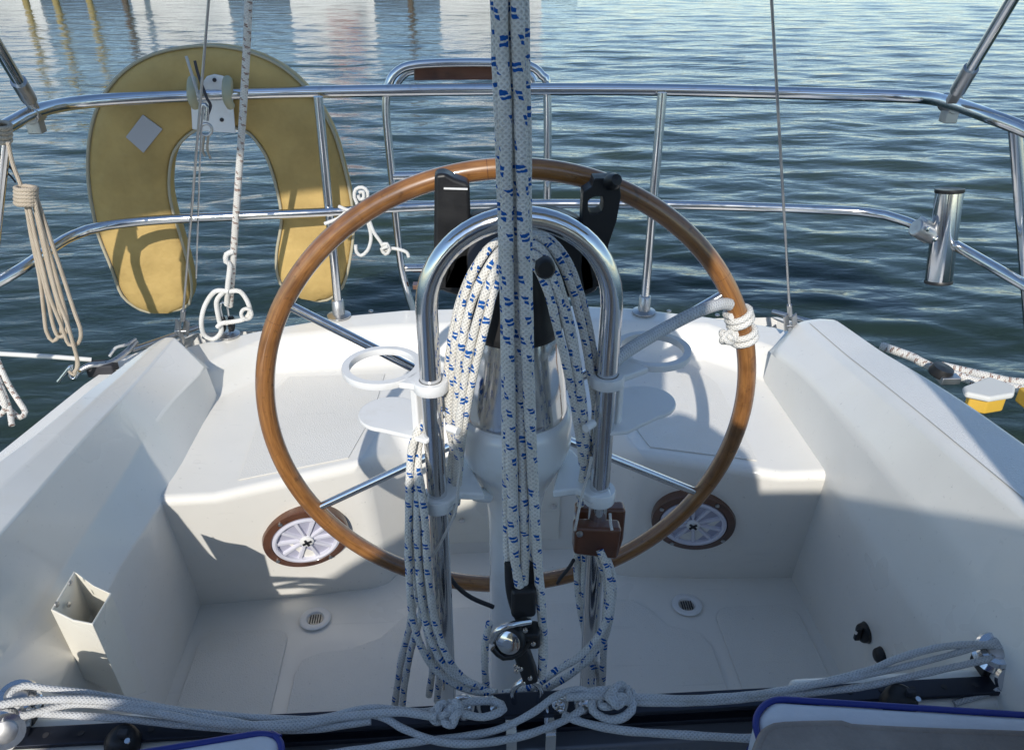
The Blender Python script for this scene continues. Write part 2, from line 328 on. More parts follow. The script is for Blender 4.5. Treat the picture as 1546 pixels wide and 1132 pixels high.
# helm seat with wheel recess, back and aft deck
def fy(x): return 1.40+.27*(.7-abs(x))
def helm_seat():
    mb = MB(); vs = []; fs = []
    def P(*p): vs.append(V(p)); return len(vs)-1
    ZT = .42; half = {}
    for s in (-1, 1):
        A = P(s*.745, fy(.745), ZT+.012); B = P(s*.635, fy(.635)-.012, ZT); N1 = P(s*.325, fy(.325)+.01, ZT); N2 = P(s*.275, 1.70, ZT); N3 = P(s*.26, 1.98, ZT)
        A0 = P(s*.775, 1.52, -.02); B0 = P(s*.50, 1.535, -.02); n10 = P(s*.30, 1.555, -.02); R1 = P(s*.225, 1.635, .335); R0 = P(s*.225, 1.665, -.02)
        Cb = P(s*.60, 1.975, ZT); Wb = P(s*.745, 1.80, ZT+.012); Bt = P(s*.615, 1.84, ZT+.002)
        Ct = P(s*.615, 1.995, .505); Wt = P(s*.75, 1.84, .51); N3t = P(s*.26, 2.05, .507); 
        half[s] = dict(A=A, B=B, N1=N1, N2=N2, N3=N3, A0=A0, B0=B0, n10=n10, R1=R1, R0=R0, Cb=Cb, Wb=Wb, Ct=Ct, Wt=Wt, N3t=N3t, Bt=Bt)
        fs += [(A, B, B0, A0), (B, N1, n10, B0), (A, Wb, Bt, B), (B, Bt, Cb, N3), (B, N3, N2, N1), (Wb, Cb, Bt), (Wb, Wt, Ct, Cb), (Cb, Ct, N3t, N3), (N1, N2, R1), (N1, R1, R0, n10)]
    a, b = half[-1], half[1]
    fs += [(a['N3'], b['N3'], b['N2'], a['N2']), (a['N2'], b['N2'], b['R1'], a['R1']), (a['R1'], b['R1'], b['R0'], a['R0']), (a['N3'], a['N3t'], b['N3t'], b['N3'])]
    # aft deck rim
    edge = {}
    for s in (-1, 1):
        e0 = P(s*.25, 2.165, .512); e1 = P(s*.43, 2.135, .512); e2 = P(s*.62, 2.07, .512); e3 = P(s*.80, 1.985, .512); e4 = P(s*1.0, 1.86, .500); i4 = P(s*.76, 1.80, .512)
        d = [P(vs[e].x, vs[e].y+.03, .40) for e in (e0, e1, e2, e3, e4)]; h = half[s]
        fs += [(h['N3t'], e0, e1), (h['N3t'], e1, e2, h['Ct']), (h['Ct'], e2, e3, h['Wt']), (h['Wt'], e3, e4, i4)]
        ee = [e0, e1, e2, e3, e4]; fs += [(ee[k], ee[k+1], d[k+1], d[k]) for k in range(4)]; edge[s] = (e0, d[0])
    fs += [(a['N3t'], b['N3t'], edge[1][0], edge[-1][0]), (edge[-1][0], edge[1][0], edge[1][1], edge[-1][1])]
    mb.add(vs, fs); return mb.build('helm_seat', GEL, BOAT, bevel=.024, seg=6, angle=12)
SEAT = helm_seat()
# nonskid pads on the seat top
for s in (-1, 1):
    poly = [V((s*x, y, .4212)) for x, y in ((.59, 1.465), (.355, 1.535), (.315, 1.72), (.30, 1.93), (.56, 1.93), (.60, 1.82))]
    MB().prism(poly, (0, 0, .0016)).build('nonskid_pad', SKID, SEAT, bevel=.001)
# access panel in the recess
MB().prism([V((x, 1.632+.03*(.335-z)/.355-.005, z)) for x, z in ((-.16, .05), (.16, .05), (.16, .31), (-.16, .31))], (0, -.004, 0)).build('access_panel', CREAM, SEAT, bevel=.002)
for px, py in ((697, 785), (836, 764)):
    p = at(px, py, Y=1.632); MB().lathe([(.008, 0), (.008, .002), (.005, .004), (0, .004)], p, (0, -1, 0), 16).build('screw', STEEL, SEAT)
for p in ((400, 492), (405, 512), (560, 470), (1010, 470), (1083, 476)):
    q = at(*p, Z=.513); MB().lathe([(.007, 0), (.007, .002), (.004, .004), (0, .004)], q, (0, 0, 1), 14).build('screw', DULL, SEAT)
# hull, side decks, side seats, cabin
mb = MB(); st = [(-2.8, 1.38, .56), (-1, 1.34, .54), (.3, 1.25, .52), (1.0, 1.17, .505), (1.5, 1.10, .495), (1.8, 1.04, .49), (1.95, .99, .49), (2.1, .86, .48), (2.19, .55, .44), (2.20, .2, .42)]
vs = []; L = len(st)
for s in (-1, 1):
    for y, x, z in st: vs += [V((s*min(.94, x-.02), y, z)), V((s*x, y, z)), V((s*(x+.0), y+.02, z-.30)), V((s*x*.93, y-.02+(.1 if y > 2.0 else 0), WZ-.4))]
fs = [(h*L*4+i*4+k, h*L*4+i*4+4+k, h*L*4+i*4+5+k, h*L*4+i*4+1+k) for h in (0, 1) for i in range(L-1) for k in range(3)]
b = (L-1)*4; fs += [(b+k, L*4+b+k, L*4+b+k+1, b+k+1) for k in range(1, 3)]; mb.add(vs, fs); mb.build('hull', DECK, BOAT, bevel=.012, seg=3, angle=20)
for s in (-1, 1):
    MB().box((s*.555, -1.16, .21), (.43, 3.76, .44)).build('side_seat', GEL, BOAT, bevel=.02, seg=3)
mb = MB(); mb.box((0, -2.9, .55), (1.9, .25, 1.3)); mb.build('cabin_bulkhead', GEL, BOAT, bevel=.02)
# toe rail
for s in (-1, 1):
    P = [V((s*(x-.02), y, z+.018)) for y, x, z in st[1:8]]
    MB().tube(P[4:] if s > 0 else P[5:], .008, 8, step=.05).build('toe_rail', DULL, BOAT)
# vents
def vent(px, py, flecks):
    c = at(px, py, Y=1.455+.0); x = c.x; yy = fy(x)+.03; c = at(px, py, Y=yy); c.y = yy-.002
    nrm = V((-.27*(1 if x > 0 else -1)*-1*-1, -1, -.20)).normalized(); nrm = V((.23 if x < 0 else -.23, -1, -.2)).normalized(); c = c+nrm*.010
    t = thing('vent', 'round white vent in teak ring %s' % ('in sun on the left seat front' if x < 0 else 'in shade on the right seat front'), 'vent', c, 'round vents in the helm seat front')
    MB().lathe([(.079, -.02), (.100, -.02), (.101, .006), (.099, .013), (.082, .015), (.079, .012), (.079, -.02)], c, nrm, 64).build('ring', RTEAK, t)
    MB().lathe([(.079, .002), (.079, .015), (.074, .018), (.069, .014), (.068, .007), (.0, .007)], c, nrm, 64).build('cover', LILAC_SHADE, t)
    q = V((0, 0, 1)).rotation_difference(nrm); mb = MB(); mb2 = MB()
    for k in range(10):
        a = 2*pi*k/10+.2
        mb.add([c+q @ V((r*cos(a+d), r*sin(a+d), z)) for r, d, z in ((.012, -.28, .007), (.070, -.085, .007), (.070, .085, .007), (.012, .28, .007), (.012, -.2, .015), (.070, -.06, .0135), (.070, .06, .0135), (.012, .2, .015))], [(4, 5, 6, 7), (0, 1, 5, 4), (1, 2, 6, 5), (2, 3, 7, 6), (3, 0, 4, 7)])
    mb.lathe([(.068, .006), (.068, .016), (.072, .0185), (.0785, .0165), (.0785, .006)], c, nrm, 64)
    mb.build('louvre', LILAC, t, bevel=.0006)
    MB().lathe([(.016, .013), (.016, .019), (.013, .021), (0, .021)], c, nrm, 24).build('hub', WHITEP, t)
    for a in (.6, .6+pi/2):
        M = (q @ Matrix.Rotation(a, 3, 'Z').to_quaternion()).to_matrix(); mb2.box(c+nrm*.0225, (.022, .005, .003), M)
    mb2.build('knob', BLACK, t)
    for a in (.8, 2.4, 4.0, 5.5): MB().lathe([(.005, .0), (.005, .0035), (0, .004)], c+q @ V((.091*cos(a), .091*sin(a), .014)), nrm, 12).build('screw', DULL, t)
vent(462, 803, 1); vent(1046, 779, 0)
# deck drains
for i, (px, py) in enumerate(((476, 934), (1037, 913))):
    c = at(px, py, Z=.005); t = thing('deck_drain', 'small round drain in the cockpit sole, %s' % ('left side by the curved nonskid edge' if i == 0 else 'right side on shaded sole'), 'drain', c, 'drains in the cockpit sole')
    MB().lathe([(.020, -.006), (.036, 0), (.038, .002), (.034, .0045), (.022, .003), (.018, -.004)], c, n=40).build('flange', WHITEP, t)
    MB().lathe([(.018, -.004), (.018, -.001), (0, -.001)], c, n=24).build('grate', DULL, t)
    mb = MB()
    for k in range(5): mb.box(c+V((-.012+.006*k, 0, 0)), (.0022, .026, .003))
    mb.build('grille_bars', RUBBER, t)
# ------------------------------------------------------------------ stern rail
RAIL = thing('stern_rail', 'polished stainless stern pushpit rail round the aft deck', 'railing', (0, 2.1, .51))
TZ = 1.125
top = path([(-140, 262, 1.09), (0, 196, 1.12), (35, 177, 1.13), (65, 165, 1.135), (130, 154, TZ+.005), (260, 146, TZ), (400, 141, TZ), (600, 137, TZ), (800, 135, TZ), (1000, 136, TZ), (1200, 141, TZ), (1340, 145, TZ), (1400, 148, 1.13), (1440, 157, 1.135), (1500, 178, 1.135), (1560, 202, 1.12), (1680, 262, 1.09)], Z=1)
tube('top_rail', top, .0155, STEEL, RAIL, n=20, step=.03)
mid = path([(-200, 515, .80), (0, 424, .82), (70, 380, .825), (110, 356, .83), (160, 341, .83), (260, 331, .83), (480, 321, .83), (640, 312, .83), (800, 308, .83), (1000, 309, .83), (1200, 315, .83), (1310, 321, .83), (1360, 332, .83), (1420, 358, .825), (1546, 430, .815), (1700, 520, .80)], Z=1)
tube('mid_rail', mid, .0125, STEEL, RAIL, n=16, step=.03)
for (tx, ty, bx, by) in ((480, 146, 512, 477), (1000, 140, 972, 471)):
    b_ = at(bx, by, Z=.514); t_ = at(tx, ty, Z=TZ)
    s = tube('stanchion', [b_, t_], .0125, STEEL, RAIL, n=16)
    MB().lathe([(.034, 0), (.034, .004), (.018, .008), (.0165, .05), (.0145, .052)], b_, (t_-b_).normalized()*.3+V((0, 0, 1)), 28).build('base', DULL, s)
for (tx, ty, bx, by) in ((1532, 190, 1560, 560), (8, 195, -30, 560)):
    s = tube('stanchion', [at(bx, by, Z=.52), at(tx, ty, Z=1.125)], .0135, STEEL, RAIL, n=16)
# ------------------------------------------------------------------ bimini with struts (overhead, forward of the mainsheet)
BIM = thing('bimini', 'stainless bimini struts clamped to both corners of the stern rail', 'bimini', (0, 1.0, 2.2))
def canopy(name, rows, mat_, parent, th=.006):
    mb = MB(); n = len(rows[0]); mb.add([p for r in rows for p in r], [(i*n+k, (i+1)*n+k, (i+1)*n+k+1, i*n+k+1) for i in range(len(rows)-1) for k in range(n-1)])
    o = mb.build(name, mat_, parent); md = o.modifiers.new('s', 'SOLIDIFY'); md.thickness = th; return o
rows = []
for y, z in ((-.02, 2.335), (.12, 2.39), (.40, 2.41), (.66, 2.36)):
    rows.append([V((x, y, z-.046*x*x-.10*(abs(x)/1.7)**10)) for x in [-1.71+.15*k for k in range(24)]])
canopy('canopy', rows, CANVAS, BIM)
for r in (rows[0], rows[3]): tube('bow', [p+V((0, 0, -.014)) for p in r]+[], .011, STEEL, BIM, n=12)
tube('shade_caster', [V((.635, -.02, 2.30)), V((.63, -.02, 1.9)), V((.632, -.02, 1.28))], .042, CANVAS, BIM, n=16)  # unseen roll added only to throw a dark band on the right coaming
def strut(foot, up, name='strut', top_=None):
    b_ = foot; d = (up-foot).normalized(); s = tube(name, [b_+d*.075, top_], .0125, STEEL, BIM, n=16)
    tube('end_fitting', [b_+d*.03, b_+d*.10], .0165, DULL, s, n=12)
    MB().box(b_+d*.018, (.014, .024, .045), d.to_track_quat('Z', 'X').to_matrix()).build('hinge', DULL, s, bevel=.003)
    return s
lf = at(50, 160, Z=1.15); ls = strut(lf, at(0, 76, Y=1.74), top_=lf+(at(0, 76, Y=1.74)-lf)*7.5)
rf = at(1437, 152, Z=1.15); rs = strut(rf, at(1528, 0, Y=1.66), top_=rf+(at(1528, 0, Y=1.66)-rf)*3.6)
for f, a, b_ in ((ls, (35, 177), (65, 165)), (rs, (1420, 152), (1452, 161))):
    p0, p1 = at(*a, Z=1.13), at(*b_, Z=1.13); m_ = (p0+p1)/2
    MB().tube([m_-(p1-p0).normalized()*.021, m_+(p1-p0).normalized()*.021], .022, 20).box(m_+V((0, -.005, -.028)), (.03, .03, .03)).build('clamp', DULL, f, bevel=.002)
# ------------------------------------------------------------------ horseshoe buoy
def ribbon(cl, hw, ht, yoff=0):
    """padded horseshoe: centre line in pixel survey + half width, super-elliptic section"""
    pts = catmull([V(p) for p in cl], False, .018); m = len(pts); res = []
    for i in range(m):
        t = i/(m-1); T = (pts[min(i+1, m-1)]-pts[max(i-1, 0)]).normalized(); nn = V((0, 1, 0)); nn = (nn-T*nn.dot(T)).normalized(); side = T.cross(nn).normalized()
        j = t*(len(hw)-1); a = int(min(j, len(hw)-2)); w_ = hw[a]+(hw[a+1]-hw[a])*(j-a)
        e = min(1, min(i, m-1-i)*.018/.085); endf = sqrt(max(0.02, 1-(1-e)**2)); res.append((pts[i], side, nn, w_*(.25+.75*endf), ht*(.5+.5*endf)))
    return res
YB = 2.205
cl_ = path([(246, 468), (234, 405), (210, 330), (200, 260), (213, 190), (260, 142), (335, 128), (405, 150), (448, 200), (470, 260), (482, 330), (473, 398), (467, 448)], Y=YB)
hw = [.10, .112, .115, .110, .112, .115, .112, .108, .108, .106, .108, .108, .09]
sec = ribbon(cl_, [.098, .108, .112, .106, .104, .104, .098, .100, .100, .098, .100, .104, .094], .042)
BUOY = thing('horseshoe_buoy', 'faded yellow horseshoe life buoy hung on the stern rail', 'life buoy', cl_[6])
mb = MB(); K = 28; vs = []
for c, sd, nn, w_, h_ in sec:
    for k in range(K):
        a = 2*pi*k/K; ca, sa = cos(a), sin(a); e = .42
        vs.append(c+sd*w_*math.copysign(abs(ca)**e, ca)+nn*h_*math.copysign(abs(sa)**.6, sa))
m_ = len(sec); mb.add(vs, [(i*K+k, (i+1)*K+k, (i+1)*K+(k+1) % K, i*K+(k+1) % K) for i in range(m_-1) for k in range(K)]+[tuple(range(K))[::-1], tuple(range((m_-1)*K, m_*K))])
bo = mb.build('body', YELLOW, BUOY)
loop = [c+sd*w_*.985-nn*h_*.72 for c, sd, nn, w_, h_ in sec]+[c-sd*w_*.985-nn*h_*.72 for c, sd, nn, w_, h_ in sec][::-1]
tube('piping', loop[::2], .0042, mat('faded_piping', (.42, .38, .27), .6), BUOY, closed=True, n=8, step=.02)
def panel_on(name, px, mat_, th, Y, parent):
    P = [at(*q, Y=Y) for q in px]; return MB().prism(P, (0, -th, 0)).build(name, mat_, parent, bevel=.0015)
panel_on('reflective_patch', [(216, 173), (246, 195), (217, 231), (190, 207)], mat('reflective_tape', (.42, .42, .44), .55), .003, YB-.0425, BUOY)
# straps across the right leg
for a, b_ in (((472, 255), (417, 400)), ((488, 270), (425, 415)), ((462, 262), (412, 330))):
    pass
BR = thing('buoy_bracket', 'white plate bracket with two hooks over the top rail holding the horseshoe buoy', 'bracket', at(325, 150, Y=2.12))
pl = [(291, 195), (356, 201), (350, 125), (345, 118), (335, 114), (324, 112), (313, 115), (308, 122), (307, 135), (296, 137), (288, 150), (290, 175)]
panel_on('plate', pl, WHITEP, .005, 2.15, BR)
for x in (290, 343):
    c = [at(x, 158, Y=2.145-.02), at(x-2, 140, Y=2.06), at(x-2, 128, Y=2.04), at(x, 122, Y=2.06), at(x+2, 124, Y=2.10), at(x+2, 140, Y=2.14)]
    MB().tube([at(x+5, 160, Y=2.055), at(x, 150, Y=2.035), at(x-1, 135, Y=2.04), at(x, 122, Y=2.07), at(x+2, 124, Y=2.11), at(x+2, 140, Y=2.145)], .011, 10).build('hook', mat('aged_nylon', (.42, .40, .27), .6), BR)
for px, py in ((324, 121), (335, 181)): MB().lathe([(.005, 0), (.005, .003), (0, .004)], at(px, py, Y=2.145), (0, -1, 0), 12).build('bolt', RUBBER, BR)
# ------------------------------------------------------------------ backstays
def line_thing(name, label, cat, pts, r, m, group=None, pn='line', **k):
    t = thing(name, label, cat, pts[0], group); tube(pn, pts, r, m, t, **k); return t
def fork(t, p, d, L=.05, r=.011):
    d = d.normalized(); b_ = MB(); b_.tube([p+d*L, p+d*(L+.035)], r*.62, 10)
    b_.box(p+d*(L*.5)+V((r, 0, 0)), (.004, .018, L), d.to_track_quat('Z', 'Y').to_matrix()); b_.box(p+d*(L*.5)-V((r, 0, 0)), (.004, .018, L), d.to_track_quat('Z', 'Y').to_matrix())
    b_.tube([p+d*.012-V((r*1.6, 0, 0)), p+d*.012+V((r*1.6, 0, 0))], .004, 8); b_.build('fork_fitting', DULL, t)
    MB().box(p-d*.006, (.006, .022, .045)).build('chainplate', DULL, t, bevel=.002)
p0 = at(274, 505, Y=1.985); p1 = at(315, 0, Y=1.80); d = p1-p0
t = line_thing('backstay', 'thin steel backstay wire on the left beside the thick white halyard rope', 'stay', [p0+d.normalized()*.07, p0+d*2.2], .0030, WIREM, 'steel backstay wires', 'wire', n=8); fork(t, p0, d)
tube('clamped_tail', [at(296, 420, Y=1.93), at(303, 215, Y=1.87), at(308, 160, Y=1.86)], .0022, WIREM, t, n=6)
p0 = at(1194, 497, Y=1.885); p1 = at(1165, 0, Y=1.72); d = p1-p0
t = line_thing('backstay', 'thin steel backstay wire standing alone on the right above the coaming end', 'stay', [p0+d.normalized()*.07, p0+d*2.2], .0034, WIREM, 'steel backstay wires', 'wire', n=8); fork(t, p0, d)
# shackle, cord and buckle by the buoy bracket
t = thing('snap_shackle', 'bronze snap shackle and dark cords hanging at the buoy bracket', 'shackle', at(310, 190, Y=2.03))
tube('cord', [at(281, 85, Y=2.0), at(292, 120, Y=2.0), at(302, 150, Y=2.0), at(312, 165, Y=2.0)], .0035, GREYROPE, t, n=8)
tube('cord', [at(294, 92, Y=1.99), at(300, 115, Y=1.99), at(313, 150, Y=1.99), at(318, 160, Y=2.0), at(311, 180, Y=2.0)], .0035, GREYP, t, n=8)
tube('ring', [at(311+9*cos(a*pi/6), 196+9*sin(a*pi/6), Y=2.0) for a in range(12)], .0035, DULL, t, n=8, closed=True)
tube('hook', [at(309, 180, Y=2.0), at(305, 170, Y=2.0), at(306, 158, Y=2.0), at(313, 162, Y=2.0), at(312, 182, Y=2.0)], .005, DULL, t, n=8)
tube('tail', [at(308, 205, Y=2.0), at(306, 228, Y=2.0), at(310, 236, Y=2.0)], .003, TANROPE, t, n=8)
tube('tail', [at(315, 203, Y=2.0), at(313, 225, Y=2.0), at(318, 240, Y=2.0)], .003, TANROPE, t, n=8)
# white halyard / tackle rope
HAL = thing('tackle_rope', 'thick white rope rising from a knotted loop on the aft deck', 'rope', at(345, 480, Y=2.0))
tube('standing_part', [at(374, -160, Y=1.80), at(375, 0, Y=1.83), at(368, 150, Y=1.88), at(358, 300, Y=1.92), at(352, 390, Y=1.95), at(347, 462, Y=1.98)], .0082, REDFLECK, HAL, n=12)
tube('doubled_part', [at(352, 380, Y=1.94), at(342, 384, Y=1.935), at(341, 395, Y=1.935), at(347, 400, Y=1.94), at(344, 430, Y=1.95), at(342, 460, Y=1.97)], .0066, WROPE, HAL, n=10)
tube('loop', [at(345, 440, Y=1.95), at(325, 440, Y=1.95), at(310, 460, Y=1.95), at(304, 485, Y=1.95), at(308, 505, Y=1.96), at(322, 512, Y=1.96), at(334, 500, Y=1.96), at(330, 480, Y=1.955), at(327, 455, Y=1.95), at(338, 440, Y=1.95)], .0062, WROPE, HAL, n=10)
tube('loop', [at(345, 440, Y=1.955), at(362, 440, Y=1.955), at(374, 456, Y=1.955), at(377, 472, Y=1.955), at(368, 482, Y=1.95), at(350, 486, Y=1.95), at(335, 488, Y=1.95), at(328, 494, Y=1.95)], .0062, WROPE, HAL, n=10)
mb = MB()
for a in range(3): mb.tube([at(372+8*cos(q*pi/4+a), 474+8*sin(q*pi/4+a), Y=1.945+.005*sin(q*1.7+a)) for q in range(8)], .005, 8, closed=True)
mb.build('knot', WROPE, HAL)
t = thing('deck_block', 'small black and steel block shackled to the aft deck under the white rope', 'block', at(347, 500, Z=.512))
p = at(346, 506, Z=.513); MB().lathe([(.03, 0), (.03, .004), (.012, .008)], p, n=24).build('base', DULL, t)
MB().tube([p+V((-.016, 0, .035)), p+V((-.008, 0, .035))], .022, 20).tube([p+V((.008, 0, .035)), p+V((.016, 0, .035))], .022, 20).build('cheek', BLACK, t)
MB().tube([p+V((-.018, 0, .035)), p+V((.018, 0, .035))], .006, 10).tube([p+V((0, -.012, .01)), p+V((0, 0, .0)), p+V((0, .012, .01))], .004, 8).build('axle', STEEL, t)
tube('shackle', [p+V((-.008, 0, .05)), p+V((-.009, 0, .085)), p+V((0, 0, .10)), p+V((.009, 0, .085)), p+V((.008, 0, .05))], .0032, STEEL, t, n=8)
# ------------------------------------------------------------------ boarding ladder (folded up behind the rail)
LAD = thing('boarding_ladder', 'folded stainless boarding ladder with teak top step behind the rail', 'ladder', at(700, 300, Y=2.22))
YL = 2.23
for off in (0, .05):
    fr = path([(628, 480), (612, 430), (603, 380), (592, 270), (583, 170), (587, 128), (600, 108), (628, 98), (700, 95), (770, 96), (800, 100), (818, 114), (826, 140), (826, 300), (822, 460)] if not off else [(598, 128), (606, 116), (626, 106), (700, 104), (780, 105), (798, 112), (806, 124)], Y=YL+off)
    tube('side_frame', fr, .0115, STEEL, LAD, n=14)
for (x0, y0, x1, y1) in ((594, 266, 826, 262), (603, 310, 826, 309), (612, 405, 822, 403)):
    tube('rung', [at(x0, y0, Y=YL), at(x1, y1, Y=YL)], .0125, STEEL, LAD, n=14)
mb = MB(); P = [at(625, 122, Y=YL+.0), at(745, 121, Y=YL), at(745, 100, Y=YL), at(625, 101, Y=YL)]; mb.prism(P, (0, .03, 0)).build('step', DTEAK, LAD, bevel=.003)
for x in (636, 690): MB().box(at(x, 431, Y=YL-.01), (.05, .03, .014)).build('step', RTEAK, LAD, bevel=.002)
# ------------------------------------------------------------------ rod holder
RH = thing('rod_holder', 'polished stainless rod holder tube clamped on the right mid rail', 'rod holder', at(1425, 350, Y=1.79))
a_, b_ = at(1434, 286, Y=1.80), at(1417, 425, Y=1.76); d = (b_-a_).normalized()
R_ = .031
MB().lathe([(R_-.003, .005), (R_-.003, .0), (R_, 0), (R_, .002), (R_, (b_-a_).length), (R_-.002, (b_-a_).length+.003), (R_-.004, (b_-a_).length), (R_-.004, .01)], a_, d, 40).build('tube', STEEL, RH)
MB().lathe([(R_-.0035, 0), (R_+.0015, -.001), (R_+.002, .005), (R_+.0005, .008)], a_, d, 40).build('rim_cap', BLACK, RH)
MB().lathe([(R_, 0), (R_+.0015, .004), (R_+.001, .008), (R_-.01, .010)], b_-d*.004, d, 40).build('end_cap', BLACK, RH)
c = at(1394, 347, Y=1.80); MB().box(c, (.04, .035, .05), Matrix.Rotation(.5, 3, 'Y')).tube([c+V((-.03, -.012, .012)), c+V((.03, -.012, -.014))], .022, 16).build('clamp', DULL, RH, bevel=.004)
tube('bracket', [c, at(1425, 350, Y=1.79)], .012, DULL, RH, n=12)
for dx, dz in ((-.012, .014), (.012, -.012)): MB().lathe([(.006, 0), (.006, .006), (0, .007)], c+V((dx, -.032, dz)), (0, -1, 0), 8).build('bolt', STEEL, RH)
# ------------------------------------------------------------------ steering wheel
WC = V((0, 1.168, .775)); WR = .413
WH = thing('yacht_helm', 'large varnished teak rim steering wheel with stainless spokes', 'steering wheel', WC)
def wp(a, r=WR, y=0): return WC+V((r*cos(a), y, r*sin(a)))
rim = tube('rim', [wp(2*pi*k/96) for k in range(96)], .0158, TEAK, WH, n=20, closed=True, step=.01)
for k in range(6): MB().tube([wp(2*pi*(k+.5)/6+.08+.0012*j, WR) for j in (-1, 0, 1)], .01585, 20, smooth=False, cap=False).build('scarf_joint', DTEAK, rim)
for k in range(6):
    a = radians(30+60*k); tube('spoke', [wp(a, .05, -.03), wp(a, WR-.008)], .0078, STEEL, WH, n=14)
MB().lathe([(.0, -.06), (.03, -.06), (.034, -.05), (.055, -.04), (.057, -.02), (.045, -.012), (.02, 0), (0, .004)], WC, (0, 1, 0), 32).build('hub', STEEL, WH)
# white lashing on the wheel
t = thing('wheel_lashing', 'grey braided lashing from the wheel rim clip to the guard tube on the right', 'rope', at(1100, 455, Y=1.15))
mb = MB(); P = path([(1102, 460, 1.15), (1088, 459, 1.14), (1050, 472, 1.10), (1000, 498, 1.06), (950, 528, .99), (925, 548, .95)], Y=1)
tube('braided_line', P, .0098, GREYROPE, t, n=12)
for ang, py in ((radians(22.5), 0), (radians(17.5), 0)):
    c = wp(ang); T = V((-sin(ang), 0, cos(ang))); rad = V((cos(ang), 0, sin(ang)))
    P = [c+T*(.011*(k/8-1.2))+(rad*cos(2*pi*k/8)+V((0, 1, 0))*sin(2*pi*k/8))*.0195 for k in range(22)]
    tube('wrap', P, .0058, WROPE, t, n=10)
c = wp(radians(20), WR-.03, -.02); mb = MB()
for a in range(2): mb.tube([c+V((.012*cos(q*pi/4+a*2), .006*sin(q*1.3+a), .010*sin(q*pi/4+a))) for q in range(8)], .0045, 8, closed=True)
mb.build('knot', WROPE, t)
# ------------------------------------------------------------------ pedestal guard
YG = .95
GU = thing('pedestal_guard', 'polished stainless arch guard rail over the steering pedestal', 'guard rail', (0, YG, 0))
gx = .122; zt = 1.185; P = [V((-gx-.003, YG-.01, 0)), V((-gx-.002, YG-.006, .3)), V((-gx, YG, .6)), V((-gx, YG, .9)), V((-gx, YG, zt-gx-.02)), V((-gx, YG, zt-gx))]+[V((gx*cos(a), YG, zt-gx+gx*sin(a))) for a in [pi-pi*k/14 for k in range(1, 14)]]+[V((gx, YG, zt-gx)), V((gx, YG, zt-gx-.02)), V((gx, YG, .9)), V((gx, YG, .6)), V((gx+.002, YG-.006, .3)), V((gx+.003, YG-.01, 0))]
tube('arch_tube', P, .0148, STEEL, GU, n=24, step=.012)
for s in (-1, 1): MB().lathe([(.045, 0), (.045, .006), (.022, .012), (.0185, .04)], (s*(gx+.003), YG-.01, .0055), n=28).build('foot', DULL, GU)
# ------------------------------------------------------------------ pedestal
PC = V((0, 1.045, 0))
PED = thing('steering_pedestal', 'white painted steering pedestal with flared top and side arms', 'pedestal', PC)
MB().lathe([(.10, .004), (.10, .012), (.062, .03), (.05, .08), (.045, .40), (.043, .60), (.045, .66), (.052, .70), (.068, .735), (.082, .765), (.089, .79), (.090, .83), (.086, .845), (.078, .85), (0, .85)], PC, n=56).build('column', WPAINT, PED)
for s in (-1, 1):
    xg = s*gx; poly = [V((s*.065, PC.y-.045, 0)), V((s*.088, PC.y+.02, 0)), V((xg*1.02, YG+.035, 0)), V((xg*1.13, YG+.01, 0)), V((xg*1.13, YG-.018, 0)), V((xg*.86, YG-.022, 0)), V((s*.088, YG-.0, 0)), V((s*.05, YG-.005, 0))]
    MB().prism([p+V((0, 0, .748)) for p in poly], (0, 0, .014)).build('arm', WPAINT, PED, bevel=.004)
    MB().lathe([(.0162, 0), (.0235, 0), (.0245, .002), (.0245, .020), (.0235, .022), (.0162, .022), (.0162, 0)], (xg, YG, .738), n=32).build('clamp', WPAINT, PED)
MB().lathe([(.0, .70), (.026, .70), (.026, .745), (.0, .745)], (0, 1.11, .03), n=20).build('shaft_housing', WPAINT, PED)
BN = thing('compass_binnacle', 'stainless compass binnacle with black dome on top of the pedestal', 'compass', (PC.x, PC.y, .85))
MB().lathe([(.080, .848), (.082, .853), (.0805, .86), (.077, .90), (.070, .95), (.067, .985), (.066, .988)], PC, n=56).build('hood', STEEL, BN)
MB().lathe([(.068, .986), (.070, .992), (.070, 1.0), (.066, 1.01), (.066, 1.05), (.060, 1.085), (.045, 1.115), (.02, 1.13), (0, 1.132)], PC, n=48).build('dome', BLACK, BN)
MB().lathe([(.0, 0), (.013, 0), (.013, .02), (.010, .024), (0, .024)], at(821, 400, Y=.955), (0, -1, .1), 20).build('knob', BLACK, BN)
MB().lathe([(.0, 0), (.006, 0), (.006, .03)], at(821, 400, Y=.955), (0, 1, 0), 12).build('knob_stem', BLACK, BN)
# binnacle cover behind
# black folded instrument bracket
BK = thing('instrument_bracket', 'black plastic instrument bracket with two upright slotted arms behind the arch', 'bracket', at(790, 400, Y=1.12))
YK = 1.10
def pk(l): return [at(x, y, Y=YK) for x, y in l]
mb = MB(); mb.prism(pk([(656, 264), (672, 262), (686, 270), (709, 278), (711, 340), (711, 440), (660, 440), (655, 380)]), (0, .035, 0)); mb.build('arm', BLACK, BK, bevel=.006, seg=3)
MB().prism(pk([(670, 283), (706, 284), (706, 286.5), (670, 285.5)]), (0, -.002, 0)).build('label_strip', WHITEP, BK)
mb = MB(); O = [(881, 290), (894, 282), (898, 270), (934, 269), (938, 296), (931, 335), (919, 370), (912, 430), (882, 442), (876, 400), (879, 330)]; 
